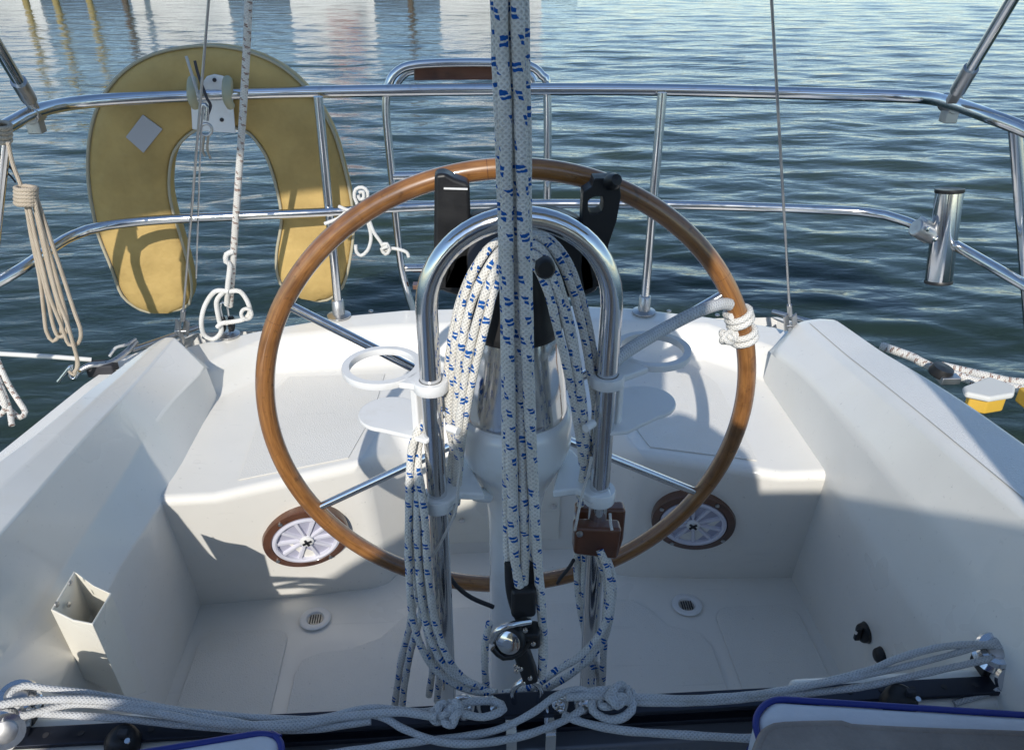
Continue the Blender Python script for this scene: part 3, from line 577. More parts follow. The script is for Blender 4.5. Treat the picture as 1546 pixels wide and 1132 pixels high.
# slotted arm: ring of quads around the window
Win = [(888, 304), (894, 299), (900, 297), (910, 297), (911, 304), (911, 312), (909, 319), (902, 322), (892, 322), (888, 318), (888, 311)]
n_ = len(O); o0 = pk(O); w0 = pk(Win); D_ = V((0, .03, 0)); vs = o0+w0+[p+D_ for p in o0]+[p+D_ for p in w0]; fs = []
for i in range(n_):
    j = (i+1) % n_; fs += [(i, j, n_+j, n_+i), (2*n_+i, 3*n_+i, 3*n_+j, 2*n_+j), (i, 2*n_+i, 2*n_+j, j), (n_+i, n_+j, 3*n_+j, 3*n_+i)]
mb.add(vs, fs); mb.build('arm', BLACK, BK, bevel=.002)
MB().lathe([(.0, 0), (.011, 0), (.012, .012), (.008, .022), (0, .024)], at(921, 276, Y=YK-.0), (.3, -1, .5), 16).build('knob', BLACK, BK)
MB().prism(pk([(690, 350), (715, 330), (760, 322), (840, 322), (880, 335), (905, 390), (905, 440), (880, 452), (700, 452), (662, 440), (664, 380)]), (0, .045, 0)).build('back_plate', BLACK, BK, bevel=.010, seg=3)
MB().lathe([(.0, .06), (.03, .055), (.055, .035), (.066, .0), (.066, -.05)], (0, 1.075, 1.09), (0, 0, 1), 40).build('padded_hood', GREYP, BK)
# ------------------------------------------------------------------ drink holders
def holder(s, ringpx, traypx, label):
    zr, ztr = .945, .862
    c = at(*ringpx, Z=zr); t = thing('drink_holder', label, 'cup holder', c, 'drink holders on the pedestal guard')
    leg = V((s*gx, YG, zr)); d = (leg-c); d.z = 0; Ld = d.length; u = d.normalized(); v = V((-u.y, u.x, 0)); Rr = .052
    def arc(R, a0, a1, n=28): return [c+u*R*cos(a0+(a1-a0)*k/n)+v*R*sin(a0+(a1-a0)*k/n) for k in range(n+1)]
    # flat ring
    mb = MB(); n = 48; vs = []; 
    for R, z in ((Rr-.005, 0), (Rr+.005, 0), (Rr+.006, .006), (Rr+.005, .010), (Rr-.005, .010), (Rr-.006, .005)):
        vs += [c+u*R*cos(2*pi*k/n)+v*R*sin(2*pi*k/n)+V((0, 0, z)) for k in range(n)]
    mb.add(vs, [(a*n+k, a*n+(k+1) % n, ((a+1) % 6)*n+(k+1) % n, ((a+1) % 6)*n+k) for a in range(6) for k in range(n)]); mb.build('ring', WHITEP, t)
    e = u*Ld
    MB().prism([c+u*(Rr+.001)+v*.030, c+e-u*.02+v*.020, c+e+u*.012+v*.016, c+e+u*.012-v*.016, c+e-u*.02-v*.022, c+u*(Rr+.001)-v*.028], (0, 0, .010)).build('arm', WHITEP, t, bevel=.003)
    MB().lathe([(.0163, 0), (.0235, 0), (.0245, .002), (.0245, .014), (.0235, .016), (.0163, .016), (.0163, 0)], leg-V((0, 0, .003)), n=32).build('clamp', WHITEP, t)
    c2 = at(*traypx, Z=ztr); d2 = V((leg.x, leg.y, ztr))-c2; L2 = d2.length; u2 = d2.normalized(); v2 = V((-u2.y, u2.x, 0)); R2 = .046
    poly = [c2+u2*R2*cos(a)+v2*R2*sin(a) for a in [radians(q) for q in range(60, 301, 10)]]+[c2+u2*(L2-.018)-v2*.024, c2+u2*(L2+.004)-v2*.020, c2+u2*(L2+.004)+v2*.014, c2+u2*(L2-.018)+v2*.030]
    MB().prism(poly, (0, 0, .007)).build('tray', WHITEP, t, bevel=.0025)
    pz = leg-u*.026; MB().box(V((pz.x, pz.y, (zr+ztr)/2+.003)), (.020, .012, zr-ztr), Matrix.Rotation(atan2(u.y, u.x)+pi/2, 3, 'Z')).build('support_post', WHITEP, t, bevel=.003)
    MB().tube([leg+u*.026+V((0, 0, -.055)), leg+u*.045+V((0, 0, -.055))], .006, 10).build('screw_knob', WHITEP, t)
holder(-1, (578, 559), (588, 628), 'white plastic drink holder in sunlight on the left tube of the pedestal guard')
holder(1, (984, 534), (974, 610), 'white plastic drink holder in shade on the right tube of the pedestal guard')
# teak block on the right leg
t = thing('teak_clamp', 'dark two piece teak clamp block around the right guard tube', 'clamp', (gx, YG, .69))
P = [at(868, 798, Y=YG-.03), at(940, 800, Y=YG-.03), at(932, 846, Y=YG-.03), at(866, 838, Y=YG-.03)]
mb = MB(); mb.prism(P, (0, .028, 0)).build('front_jaw', DTEAK, t, bevel=.006, seg=3)
P = [at(870, 770, Y=YG+.02), at(946, 770, Y=YG+.02), at(942, 815, Y=YG+.02), at(932, 846, Y=YG+.02), at(870, 830, Y=YG+.02)]
mb = MB(); mb.prism(P, (0, .026, 0)).build('rear_jaw', DTEAK, t, bevel=.006, seg=3)
for x in (875, 912): MB().lathe([(.005, 0), (.005, .003), (0, .004)], at(x, 805 if x < 900 else 842, Y=YG-.031), (0, -1, 0), 12).build('screw', DULL, t)
# ------------------------------------------------------------------ mainsheet
MS = thing('mainsheet', 'white mainsheet with blue flecks running up from the traveler block', 'rope', at(790, 940, Y=.79))
RR = .0066
for nm, l in (('rope_part', [(752, -500, .80), (756, 0, .80), (762, 150, .80), (765, 300, .80), (768, 500, .80), (772, 700, .80), (776, 830, .795), (788, 905, .79)]),
              ('rope_part', [(779, -500, .80), (781, 0, .80), (785, 150, .80), (789, 300, .80), (794, 500, .80), (803, 700, .80), (812, 850, .795), (820, 960, .79), (818, 1020, .79)]),
              ('rope_part', [(766, -500, .815), (768, 0, .815), (774, 200, .815), (780, 400, .812), (786, 600, .81), (790, 750, .805), (792, 830, .80), (790, 900, .795)]),
              ('rope_part', [(745, -500, .82), (750, 0, .82), (758, 250, .82), (764, 500, .82), (766, 750, .815), (768, 850, .81), (775, 900, .80)]),
              ('rope_part', [(788, -500, .82), (789, 0, .825), (793, 200, .825), (795, 400, .825), (800, 600, .82), (808, 800, .815), (804, 880, .81), (796, 930, .80)])):
    tube(nm, path(l, Y=1), RR, ROPE, MS, n=14, step=.01, wv=.03)
BL = thing('mainsheet_block', 'black and silver ratchet block with cleat at the foot of the mainsheet', 'block', at(785, 960, Y=.79))
q = at(790, 905, Y=.79); MB().box(q+V((0, .004, .0)), (.034, .03, .05)).build('upper_cheek', BLACK, BL, bevel=.006, seg=3)
tube('swivel', [at(770, 850, Y=.80), at(772, 890, Y=.795), at(782, 925, Y=.79), at(795, 945, Y=.79)], .008, BLACK, BL, n=12)
tube('swivel', [at(800, 850, Y=.805), at(799, 890, Y=.80), at(793, 925, Y=.795)], .007, BLACK, BL, n=12)
q = at(768, 968, Y=.765); ax = V((-.35, -1, .35)).normalized()
MB().lathe([(.0, -.012), (.022, -.012), (.022, .0), (.020, .002), (0, .002)], q, ax, 32).build('sheave_cheek', BLACK, BL)
MB().lathe([(.0, .002), (.017, .002), (.017, .004), (.012, .006), (.006, .0065), (.006, .008), (0, .008)], q, ax, 32).build('sheave_disc', STEEL, BL)
tube('side_plate', [at(742, 968, Y=.765), at(750, 952, Y=.76), at(770, 943, Y=.76), at(800, 938, Y=.775)], .0045, STEEL, BL, n=10)
tube('side_plate', [at(744, 978, Y=.765), at(760, 992, Y=.76), at(785, 985, Y=.765), at(802, 962, Y=.775)], .0045, BLACK, BL, n=10)
MB().box(at(792, 995, Y=.79), (.022, .032, .075), Matrix.Rotation(-.25, 3, 'Y')).build('cleat_body', BLACK, BL, bevel=.005, seg=2)
MB().box(at(800, 958, Y=.785), (.028, .03, .03)).build('lower_cheek', BLACK, BL, bevel=.006, seg=3)
for x, y in ((779, 1005), (786, 1008), (780, 1012), (790, 1030), (800, 1022), (805, 970), (793, 950)): MB().lathe([(.0035, 0), (.0035, .003), (0, .004)], at(x, y, Y=.765), (0, -1, .3), 8).build('rivet', STEEL, BL)
# coil of the tail draped over the guard
CO = thing('rope_coil', 'long coil of blue flecked white rope draped over the pedestal guard', 'rope', (0, .94, 1.1))
def jit(l, a): return [(x+random.uniform(-a, a), y+random.uniform(-a, a)*.6, Y) for x, y, Y in l]
A = [ # inside the arch on the left: x offset family
 [(800, 372, 1.0), (765, 362, .985), (735, 378, .965), (708, 430, .955), (690, 500, .95), (682, 570, .95), (679, 640, .955), (686, 690, .97), (676, 760, .985), (668, 860, .985)],
 [(800, 380, .99), (768, 372, .975), (745, 392, .955), (714, 450, .945), (697, 520, .94), (690, 590, .94), (690, 650, .945), (690, 700, .965), (682, 780, .98)],
 [(805, 388, .985), (775, 380, .965), (755, 400, .945), (731, 450, .935), (710, 530, .93), (699, 600, .93), (694, 650, .935), (694, 690, .96), (690, 760, .975)],
 [(790, 368, .995), (752, 366, .98), (722, 396, .965), (697, 452, .96), (681, 520, .96), (676, 600, .965), (683, 670, .975), (672, 740, .99)],
 [(805, 400, .975), (778, 396, .955), (752, 424, .94), (736, 480, .932), (718, 550, .93), (706, 610, .932), (698, 655, .94), (692, 695, .965)]]
B = [ # outside the left leg
 [(664, 600, .985), (640, 636, .965), (622, 680, .94), (617, 760, .925), (617, 850, .915), (622, 930, .905), (640, 985, .89), (668, 1020, .87), (705, 1040, .85), (750, 1045, .83)],
 [(668, 600, .99), (636, 648, .98), (630, 690, .945), (631, 770, .92), (632, 850, .91), (640, 920, .90), (655, 975, .885), (680, 1015, .865), (720, 1035, .845)],
 [(670, 610, .99), (636, 655, .985), (628, 688, .955), (633, 725, .925), (642, 780, .912), (646, 860, .905), (656, 930, .895), (672, 985, .875), (695, 1020, .86), (735, 1042, .84)],
 [(664, 620, .98), (636, 650, .96), (626, 720, .945), (624, 800, .935), (628, 880, .93), (645, 950, .93), (652, 1000, .93), (648, 1050, .93)],
 [(668, 625, .99), (634, 658, .98), (630, 710, .95), (636, 800, .922), (640, 880, .92), (655, 950, .92), (664, 1010, .92), (660, 1058, .92)],
 [(640, 860, .945), (628, 900, .95), (618, 950, .95), (606, 1000, .945), (596, 1070, .93)],
 [(642, 880, .94), (632, 940, .94), (620, 985, .94), (612, 1030, .935), (606, 1075, .92)]]
C = [ # inside the arch on the right
 [(775, 362, .99), (810, 358, .985), (838, 380, .97), (862, 430, .96), (880, 500, .955), (893, 570, .955), (898, 625, .96), (893, 680, .97), (880, 740, .985), (874, 800, .99)],
 [(775, 372, .98), (808, 370, .97), (832, 398, .955), (850, 450, .945), (866, 520, .94), (878, 590, .94), (884, 650, .95), (884, 720, .975), (872, 780, .985)],
 [(780, 382, .97), (808, 384, .958), (832, 420, .942), (852, 480, .935), (868, 550, .93), (878, 620, .935), (884, 680, .955), (876, 750, .975)],
 [(780, 395, .96), (806, 402, .948), (828, 440, .935), (843, 500, .93), (860, 570, .928), (873, 640, .94), (880, 700, .96)],
 [(778, 356, 1.0), (815, 354, 1.0), (850, 384, .985), (876, 440, .972), (892, 510, .965), (903, 580, .965), (902, 640, .968), (890, 700, .98)]]
D = [
 [(874, 800, .985), (872, 860, .975), (875, 910, .965), (884, 965, .95), (893, 1010, .93), (890, 1040, .91)],
 [(886, 820, .98), (882, 870, .97), (884, 930, .96), (893, 980, .945), (905, 1020, .93), (905, 1050, .91)],
 [(905, 830, .92), (917, 858, .91), (921, 900, .90), (912, 945, .885), (880, 985, .865), (840, 1012, .845), (800, 1038, .83), (760, 1048, .82)],
 [(912, 830, .93), (925, 870, .92), (925, 915, .91), (912, 965, .90), (885, 1000, .88), (850, 1025, .86), (812, 1045, .84)],
 [(900, 835, .94), (915, 880, .935), (914, 940, .93), (912, 990, .925), (908, 1045, .915)],
 [(738, 940, .86), (732, 970, .86), (733, 1010, .855), (735, 1048, .85)]]
for l in A+C: tube('strand', path(jit(l, 1.2), Y=1), .0060, ROPE, CO, n=12, step=.008, wv=.045)
for l in B+D: tube('strand', path(jit(l, 1.2), Y=1), .0060, ROPE, CO, n=12, step=.008, wv=.045)
# ------------------------------------------------------------------ traveler
TR = thing('traveler', 'dark traveler track on a beam across the cockpit with steel car', 'traveler', (0, .79, .44))
MB().box((0, .795, .405), (1.52, .085, .05)).build('beam', mat('beam_metal', (.16, .17, .20), .4, .3), TR, bevel=.006)
mb = MB(); mb.box((0, .79, .445), (1.50, .034, .010)); mb.box((0, .79, .458), (1.50, .012, .018)); mb.box((0, .79, .4705), (1.50, .032, .008)); mb.build('track', TRACK, TR, bevel=.0015)
mb = MB(); 
for k in range(29): mb.lathe([(.0045, 0), (.0045, .0008), (0, .0008)], (-.7+.05*k, .79, .4747), n=12)
mb.build('track_holes', RUBBER, TR)
c = at(795, 1058, Z=.49); mb = MB(); mb.box((c.x, .79, .484), (.11, .040, .014)); mb.build('car', TRACK, TR, bevel=.004)
tube('toggle', [V((c.x-.018, .79, .49)), V((c.x-.02, .79, .52)), V((c.x, .79, .54)), V((c.x+.02, .79, .52)), V((c.x+.018, .79, .49))], .0045, STEEL, TR, n=10)
for x in (770, 828): 
    p = at(x, 1085, Z=.47); MB().box((p.x, .742, .425), (.016, .006, .11)).build('strap', STEEL, TR, bevel=.002)
    MB().box((p.x, .7645, .4815), (.016, .045, .004)).build('strap_top', STEEL, TR, bevel=.001)
for px in (700, 752, 845, 880):
    p = at(px, 1062, Z=.49); MB().lathe([(.010, 0), (.012, .004), (.012, .014), (.006, .018), (0, .018)], (p.x, .782, .478), n=20).build('pin', STEEL, TR)
for k, (x, y) in enumerate(((840, 1064), (885, 1062), (738, 1066), (700, 1064))):
    p = at(x, y, Z=.50); mb = MB(); mb.tube([p+V((-.012, 0, -.02)), p+V((-.014, 0, .008)), p+V((0, 0, .018)), p+V((.014, 0, .008)), p+V((.012, 0, -.02))], .004, 8).build('shackle', STEEL, TR)
# end blocks
def endblock(px, py, z, ax, label):
    c = at(px, py, Z=z); t = thing('traveler_end_block', label, 'block', c, 'pulley blocks at the traveler ends'); ax = V(ax).normalized()
    MB().lathe([(0, -.016), (.026, -.016), (.030, -.010), (.024, -.005), (.018, 0), (.024, .005), (.030, .010), (.026, .016), (0, .016)], c, ax, 28).build('sheave', STEEL, t)
    MB().lathe([(0, .016), (.016, .016), (.016, .020), (.008, .023), (0, .023)], c, ax, 20).build('cap', DULL, t)
    MB().box(c-V((0, -.005, .028)), (.034, .04, .03)).build('foot', BLACK, t, bevel=.005); return t
for x0, x1 in ((-.77, -.46), (.42, .77)): MB().box(((x0+x1)/2, .80, .42), (x1-x0, .075, .082)).build('traveler_shelf', GEL, BOAT, bevel=.015, seg=3)
endblock(28, 1058, .50, (.2, -.2, 1), 'silver pulley block at the far left end under the grey lines')
endblock(10, 1098, .49, (.5, -1, .6), 'large silver pulley block in the bottom left corner')
endblock(1502, 985, .51, (-.2, -.3, 1), 'silver pulley block at the right end with a grey line over it')
endblock(1534, 1025, .49, (-.6, -1, .5), 'silver pulley block at the right picture edge lowest of the pair')
# control lines
TL = thing('traveler_line', 'grey white traveler control lines gathered along the left half of the beam', 'rope', at(300, 1080, Z=.49), 'traveler control lines')
def ln(l, t=None, r=.0052, m=None, nm='line'): return tube(nm, path(l, Z=1), r*.95, m or GREYROPE, t, n=10, step=.008, wv=.05)
ln([(10, 1085, .51), (-30, 1090, .50), (-20, 1070, .52), (40, 1058, .525), (130, 1056, .525), (220, 1066, .51), (330, 1086, .50), (430, 1098, .50), (520, 1082, .50), (600, 1075, .51), (660, 1082, .52)], TL, .0062)
ln([(30, 1070, .51), (15, 1050, .52), (35, 1035, .525), (80, 1040, .52), (160, 1050, .51), (260, 1070, .50), (350, 1080, .495), (470, 1085, .495), (560, 1068, .50), (640, 1074, .50), (700, 1060, .51), (745, 1055, .51)], TL, .0055)
ln([(40, 1075, .50), (90, 1078, .505), (180, 1084, .50), (260, 1092, .49), (360, 1100, .49), (470, 1100, .49), (560, 1088, .495)], TL, .0058)
ln([(-20, 1062, .50), (30, 1080, .505), (120, 1062, .51), (230, 1075, .51), (340, 1094, .50), (450, 1090, .50), (560, 1078, .50), (610, 1100, .50), (660, 1118, .50), (720, 1122, .50), (790, 1110, .50), (850, 1088, .50), (880, 1070, .505)], TL, .0058)
ln([(480, 1140, .49), (560, 1128, .49), (640, 1118, .495), (740, 1104, .50), (800, 1078, .52), (840, 1050, .53), (875, 1040, .53), (900, 1052, .52)], TL, .0056)
def knot(px, py, z, t, n=5, s=.026, m=None, r=.0062):
    c = at(px, py, Z=z); 
    mb = MB(); rg = random.Random(px)
    for a in range(n):
        ph = rg.uniform(0, 6); ax = V((rg.uniform(-.7, .7), rg.uniform(-.5, .5), 1)).normalized(); u = ax.orthogonal().normalized(); v = ax.cross(u); oc = V((rg.uniform(-1, 1)*s*.7, rg.uniform(-.4, .4)*s, rg.uniform(-.2, .4)*s))
        mb.tube([c+oc+u*s*.62*cos(q*pi/5+ph)+v*s*.42*sin(q*pi/5+ph)+ax*.004*sin(q*2+ph) for q in range(10)], r, 10, closed=True)
    mb.build('knot', m or GREYROPE, t)
knot(668, 1078, .515, TL, 5, .022, r=.0054)
ln([(690, 1075, .52), (730, 1082, .52), (760, 1070, .52), (745, 1058, .515), (700, 1062, .52), (680, 1078, .52)], TL, .006)
TL2 = thing('traveler_line', 'grey white traveler control lines running from the knot to the right end', 'rope', at(1150, 1040, Z=.50), 'traveler control lines')
ln([(855, 1052, .53), (900, 1050, .525), (960, 1052, .515), (1060, 1054, .505), (1180, 1042, .505), (1300, 1015, .52), (1360, 992, .53), (1430, 975, .535), (1500, 975, .53), (1560, 1000, .52)], TL2, .0058)
ln([(950, 1060, .51), (1050, 1060, .50), (1150, 1052, .50), (1290, 1038, .505), (1400, 1015, .51), (1490, 995, .515), (1520, 985, .515)], TL2, .0056)
ln([(1130, 1050, .505), (1240, 1032, .515), (1340, 1012, .52), (1420, 992, .525), (1490, 972, .53), (1525, 965, .53), (1540, 975, .52)], TL2, .0050)
ln([(850, 1078, .50), (880, 1090, .50), (940, 1102, .50), (1020, 1108, .49), (1130, 1114, .485), (1160, 1112, .48)], TL2, .0062)
ln([(895, 1052, .52), (895, 1072, .51), (920, 1086, .505), (945, 1080, .51), (955, 1062, .515), (925, 1042, .525), (885, 1045, .525)], TL2, .0068)
knot(928, 1058, .52, TL2, 5, .024, r=.0058)
ln([(1440, 1062, .46), (1500, 1044, .47), (1546, 1036, .48), (1600, 1030, .48)], TL2, .0052)
# cam cleats
for i, (px, py, z, lb) in enumerate(((1366, 1050, .50, 'black cam cleat under the grey lines by the right cushion'), (186, 1112, .49, 'black cam cleat beneath the lines by the left cushion'))):
    c = at(px, py, Z=z); t = thing('cam_cleat', lb, 'cleat', c, 'black cam cleats beside the cushions')
    MB().lathe([(0, -.03), (.024, -.03), (.025, -.012), (.020, .002), (.012, .007), (0, .008)], c, (.3, -.1, 1), 28).build('base', BLACK, t)
    MB().box(c+V((.004, -.004, .012)), (.014, .010, .010)).build('cam', RUBBER, t, bevel=.002)
    MB().lathe([(.004, 0), (.004, .003), (0, .003)], c+V((.012, -.012, .006)), (0, -.3, 1), 10).build('screw', STEEL, t)
# ------------------------------------------------------------------ cushions
def cushion(poly, z0, z1, label, side):
    t = thing('seat_cushion', label, 'cushion', (sum(p[0] for p in poly)/len(poly), sum(p[1] for p in poly)/len(poly), z0), 'seat cushions with blue piping')
    MB().prism([V((x, y, z0)) for x, y in poly], (0, 0, z1-z0)).build('pad', [CUSHSIDE if 0 else CUSH], t, bevel=.018, seg=4)
    for zz in (z1-.004, z0+.012):
        n = len(poly); P = []
        c = V((sum(p[0] for p in poly)/n, sum(p[1] for p in poly)/n, 0))
        for i in range(n):
            a, b = V((*poly[i-1], 0)), V((*poly[i], 0)); d_ = V((*poly[(i+1) % n], 0))
            u_, w_ = b+(a-b).normalized()*.022, b+(d_-b).normalized()*.022
            P += [u_*(1-q)**2+b*2*q*(1-q)+w_*q*q for q in (0, .2, .4, .6, .8, 1)]
        P = [V((p.x, p.y, zz)) for p in P]; tube('piping', P, .0046, PIPE, t, n=10, closed=True, smooth=False)
    return t
r0 = at(1128, 1070, Z=.545); 
cr_ = cushion([(.310, .705), (.345, .735), (.73, .735-.055), (.73, -.9), (.335, -.9), (.303, .60)], .448, .545, 'white seat cushion with blue piping under grey fleece at bottom right', 1)
cl2 = cushion([(-.335, .712), (-.36, .725), (-.545, .700), (-.72, .66), (-.73, -.9), (-.34, -.9), (-.33, .60)], .448, .545, 'shaded seat cushion with blue piping at bottom left', -1)
t = thing('fleece_blanket', 'dark grey fleece blanket lying on the right seat cushion', 'blanket', (.5, .5, .547))
P = path([(1140, 1140), (1150, 1115), (1162, 1103), (1185, 1098), (1270, 1096), (1285, 1101), (1400, 1107), (1546, 1112), (1640, 1118)], Z=.553)
poly = [p for p in P]+[V((.73, .2, .553)), V((.34, .2, .553))]
MB().prism([V((p.x, p.y, .5465)) for p in poly], (0, 0, .014)).build('cloth', TOWEL, t, bevel=.006, seg=3)
edge = [p+V((0, 0, .003)) for p in P]; tube('hem', edge, .006, TOWEL, t, n=8, step=.02)
# ------------------------------------------------------------------ fittings on the coaming walls
WP = thing('winch_handle_pocket', 'open white plastic winch handle pocket screwed to the left coaming wall', 'pocket', at(140, 930, X=-.70))
# open box: mouth quad (front, back) and body going down
m0 = at(76, 920, X=-.757); m1 = at(112, 860, X=-.762); m2 = at(169, 895, X=-.69); m3 = at(140, 943, X=-.68)
n0 = at(127, 1024, X=-.755); n1 = n0+(m1-m0)*.95; n3 = at(190, 1055, X=-.695); n2 = at(222, 1044, X=-.71)
Q = [m0, m1, m2, m3]; B_ = [n0, n1, n2, n3]; 
B_ = [n0+V((0, 0, 0)), at(165, 1000, X=-.76), n2, n3]
def lerp(a, b, t): return a+(b-a)*t
cen = sum(Q, V())/4; ceb = sum(B_, V())/4
Qi = [lerp(p, cen, .10) for p in Q]; Bi = [lerp(p, ceb, .14) for p in B_]
dip = V((.02, -.0, -.018)); e01, e12, e23, e30 = (m0+m1)/2, (m1+m2)/2+V((0, 0, -.008)), (m2+m3)/2, (m3+m0)/2+V((0, 0, -.008))
vs = [m0, m1, e12, m2, m3, e30]; vi = [lerp(p, cen, .09) for p in vs]; bb = [B_[0], B_[1], (B_[1]+B_[2])/2, B_[2], B_[3], (B_[3]+B_[0])/2]; bi = [lerp(p, ceb, .12) for p in bb]
n6 = 6; allv = vs+vi+bb+bi; fs = []
for i in range(6):
    j = (i+1) % 6; fs += [(i, j, 6+j, 6+i), (i, 12+i, 12+j, j), (6+i, 6+j, 18+j, 18+i)]
fs += [tuple(range(12, 18)), tuple(range(18, 24))[::-1]]
MB().add(allv, fs).build('pocket_body', CREAM, WP, bevel=.0035, seg=2, angle=25)
for px, py in ((106, 880), (85, 912), (103, 912)): MB().lathe([(.005, 0), (.005, .002), (0, .003)], at(px, py, X=-.75), (1, -.1, .1), 12).build('screw', DULL, WP)
def knobthing(px, py, X, name, label, cat, r=.022, axx=-1, extra=True, g=None):
    c = at(px, py, X=X); t = thing(name, label, cat, c, g); ax = (axx, -.25, .15)
    MB().lathe([(0, -.02), (r*1.05, -.02), (r*1.1, .0), (r, .006), (r*.9, .016), (r*.55, .020), (0, .021)], c, ax, 28).build('cap', BLACK, t)
    if extra:
        MB().box(c+V((axx*.026, -.006, .004)), (.012, .010, .034)).build('tab', BLACK, t, bevel=.003)
        MB().lathe([(.004, 0), (.004, .002), (0, .002)], c+V((axx*.033, -.01, .012)), (axx, -.4, .3), 10).build('screw', STEEL, t)
knobthing(1311, 954, .748, 'switch_knob', 'black rubber capped switch knob on the right coaming wall', 'knob')
knobthing(1335, 988, .748, 'switch_knob', 'lower black knob half hidden by the grey line on the right coaming wall', 'knob', .017, extra=False)
c = at(1398, 960, X=.744); t = thing('diamond_plate', 'small grey diamond shaped plate on the right coaming wall', 'plate', c)
MB().prism([c+V((0, -.008, 0)), c+V((0, 0, .012)), c+V((0, .008, 0)), c+V((0, 0, -.012))], (-.004, 0, 0)).build('plate', RUBBER, t, bevel=.001)
MB().lathe([(.0025, 0), (.0025, .001), (0, .002)], c+V((-.004, 0, 0)), (-1, 0, 0), 10).build('screw', DULL, t)
c = at(93, 1027, X=-.778); t = thing('wall_bolt', 'round steel bolt head beside the winch handle pocket', 'bolt', c)
MB().lathe([(0, 0), (.014, 0), (.014, .010), (.011, .014), (0, .014)], c, (1, -.2, .1), 24).build('head', DULL, t)
MB().lathe([(0, .014), (.006, .014), (.006, .016), (0, .016)], c, (1, -.2, .1), 6).build('socket', RUBBER, t)
# ------------------------------------------------------------------ lines and small things round the deck
def multi(name, label, cat, lines, r, m, Y=None, pn='strand', group=None, n=10):
    t = thing(name, label, cat, at(lines[0][0][0], lines[0][0][1], Y=lines[0][0][2]), group)
    for l in lines: tube(pn, path(l, Y=1), r, m, t, n=n, step=.01)
    return t
YC = 1.66
t = multi('hanging_coil', 'tan gasket coiled rope hanging from the left corner of the rail', 'rope', [
    [(12, 215, YC), (20, 250, YC), (35, 290, YC), (45, 340, YC), (60, 400, YC), (72, 450, YC), (80, 490, YC), (88, 508, YC), (98, 505, YC), (102, 490, YC), (96, 460, YC), (80, 400, YC), (62, 340, YC), (48, 290, YC)],
    [(40, 290, YC-.02), (52, 350, YC-.02), (66, 410, YC-.02), (76, 450, YC-.02), (92, 490, YC-.02), (104, 520, YC-.02), (118, 518, YC-.02), (122, 500, YC-.02), (112, 470, YC-.02), (96, 420, YC-.02), (76, 360, YC-.02), (54, 295, YC-.02)],
    [(38, 292, YC+.01), (46, 350, YC+.01), (60, 420, YC+.01), (66, 470, YC+.01), (70, 500, YC+.01), (80, 515, YC+.01), (92, 500, YC+.01), (90, 470, YC+.01), (72, 400, YC+.01), (50, 300, YC+.01)],
    [(52, 300, YC-.03), (68, 370, YC-.03), (84, 440, YC-.03), (102, 490, YC-.03), (112, 525, YC-.03), (118, 550, YC-.03), (112, 562, YC-.03)]], .0042, TANROPE)
mb = MB()
for k in range(5): mb.tube([at(39+16*cos(a*pi/4), 284+5.5*k+3*sin(a*pi/4)+(1 if a % 2 else 0), Y=YC-.018+.02*sin(a*pi/4)*-1) for a in range(8)], .0048, 8, closed=True)
mb.build('gasket_turns', TANROPE, t)
mb = MB()
for k in range(4): mb.tube([at(4+12*cos(a*pi/4), 190+7*k+5*sin(a*pi/4), Y=1.74-.03*sin(a*pi/4)) for a in range(8)], .005, 8, closed=True)
mb.build('rail_turns', TANROPE, t)
tube('dark_tail', [at(4, 255, Y=1.8), at(16, 266, Y=1.8), at(24, 276, Y=1.8)], .002, GREYP, t, n=6); tube('dark_tail', [at(2, 240, Y=1.8), at(18, 256, Y=1.8), at(30, 278, Y=1.8)], .002, GREYP, t, n=6)
multi('lifeline', 'short white lifeline at the left edge running to the toe rail', 'lifeline', [[(-80, 530, 1.78), (0, 534, 1.82), (70, 538, 1.85), (138, 543, 1.88)]], .0062, mat('white_vinyl', (.75, .74, .70), .4), pn='line')
multi('dock_line', 'white dock line looped over the left toe rail', 'rope', [[(-10, 530, 1.70), (10, 575, 1.67), (28, 605, 1.65), (38, 622, 1.64), (30, 630, 1.63), (18, 622, 1.64), (-5, 600, 1.68)], [(-10, 555, 1.68), (4, 590, 1.65), (14, 618, 1.63), (18, 642, 1.60)], [(-8, 570, 1.66), (8, 612, 1.63), (0, 626, 1.63), (-10, 630, 1.63)]], .0066, REDFLECK)
CK = thing('mooring_cleat', 'dark weathered mooring cleat with shackle on the left toe rail', 'cleat', at(150, 550, Y=1.87))
tube('horn', [at(118, 562, Y=1.84), at(135, 552, Y=1.85), at(165, 548, Y=1.87), at(190, 532, Y=1.91), at(206, 516, Y=1.95)], .0075, DULL, CK, n=10)
MB().box(at(155, 556, Y=1.87), (.07, .04, .035)).build('base', RUBBER, CK, bevel=.006)
tube('shackle', [at(88, 576, Y=1.82), at(97, 565, Y=1.82), at(108, 552, Y=1.82), at(104, 566, Y=1.82), at(112, 572, Y=1.82), at(120, 560, Y=1.82)], .0045, STEEL, CK, n=8)
tube('cord', [at(112, 520, Y=1.77), at(116, 548, Y=1.79), at(112, 566, Y=1.8), at(104, 560, Y=1.8)], .004, TANROPE, CK, n=8)
tube('cord', [at(165, 538, Y=1.88), at(175, 525, Y=1.9), at(192, 520, Y=1.92), at(205, 512, Y=1.95)], .004, GREYROPE, CK, n=8)
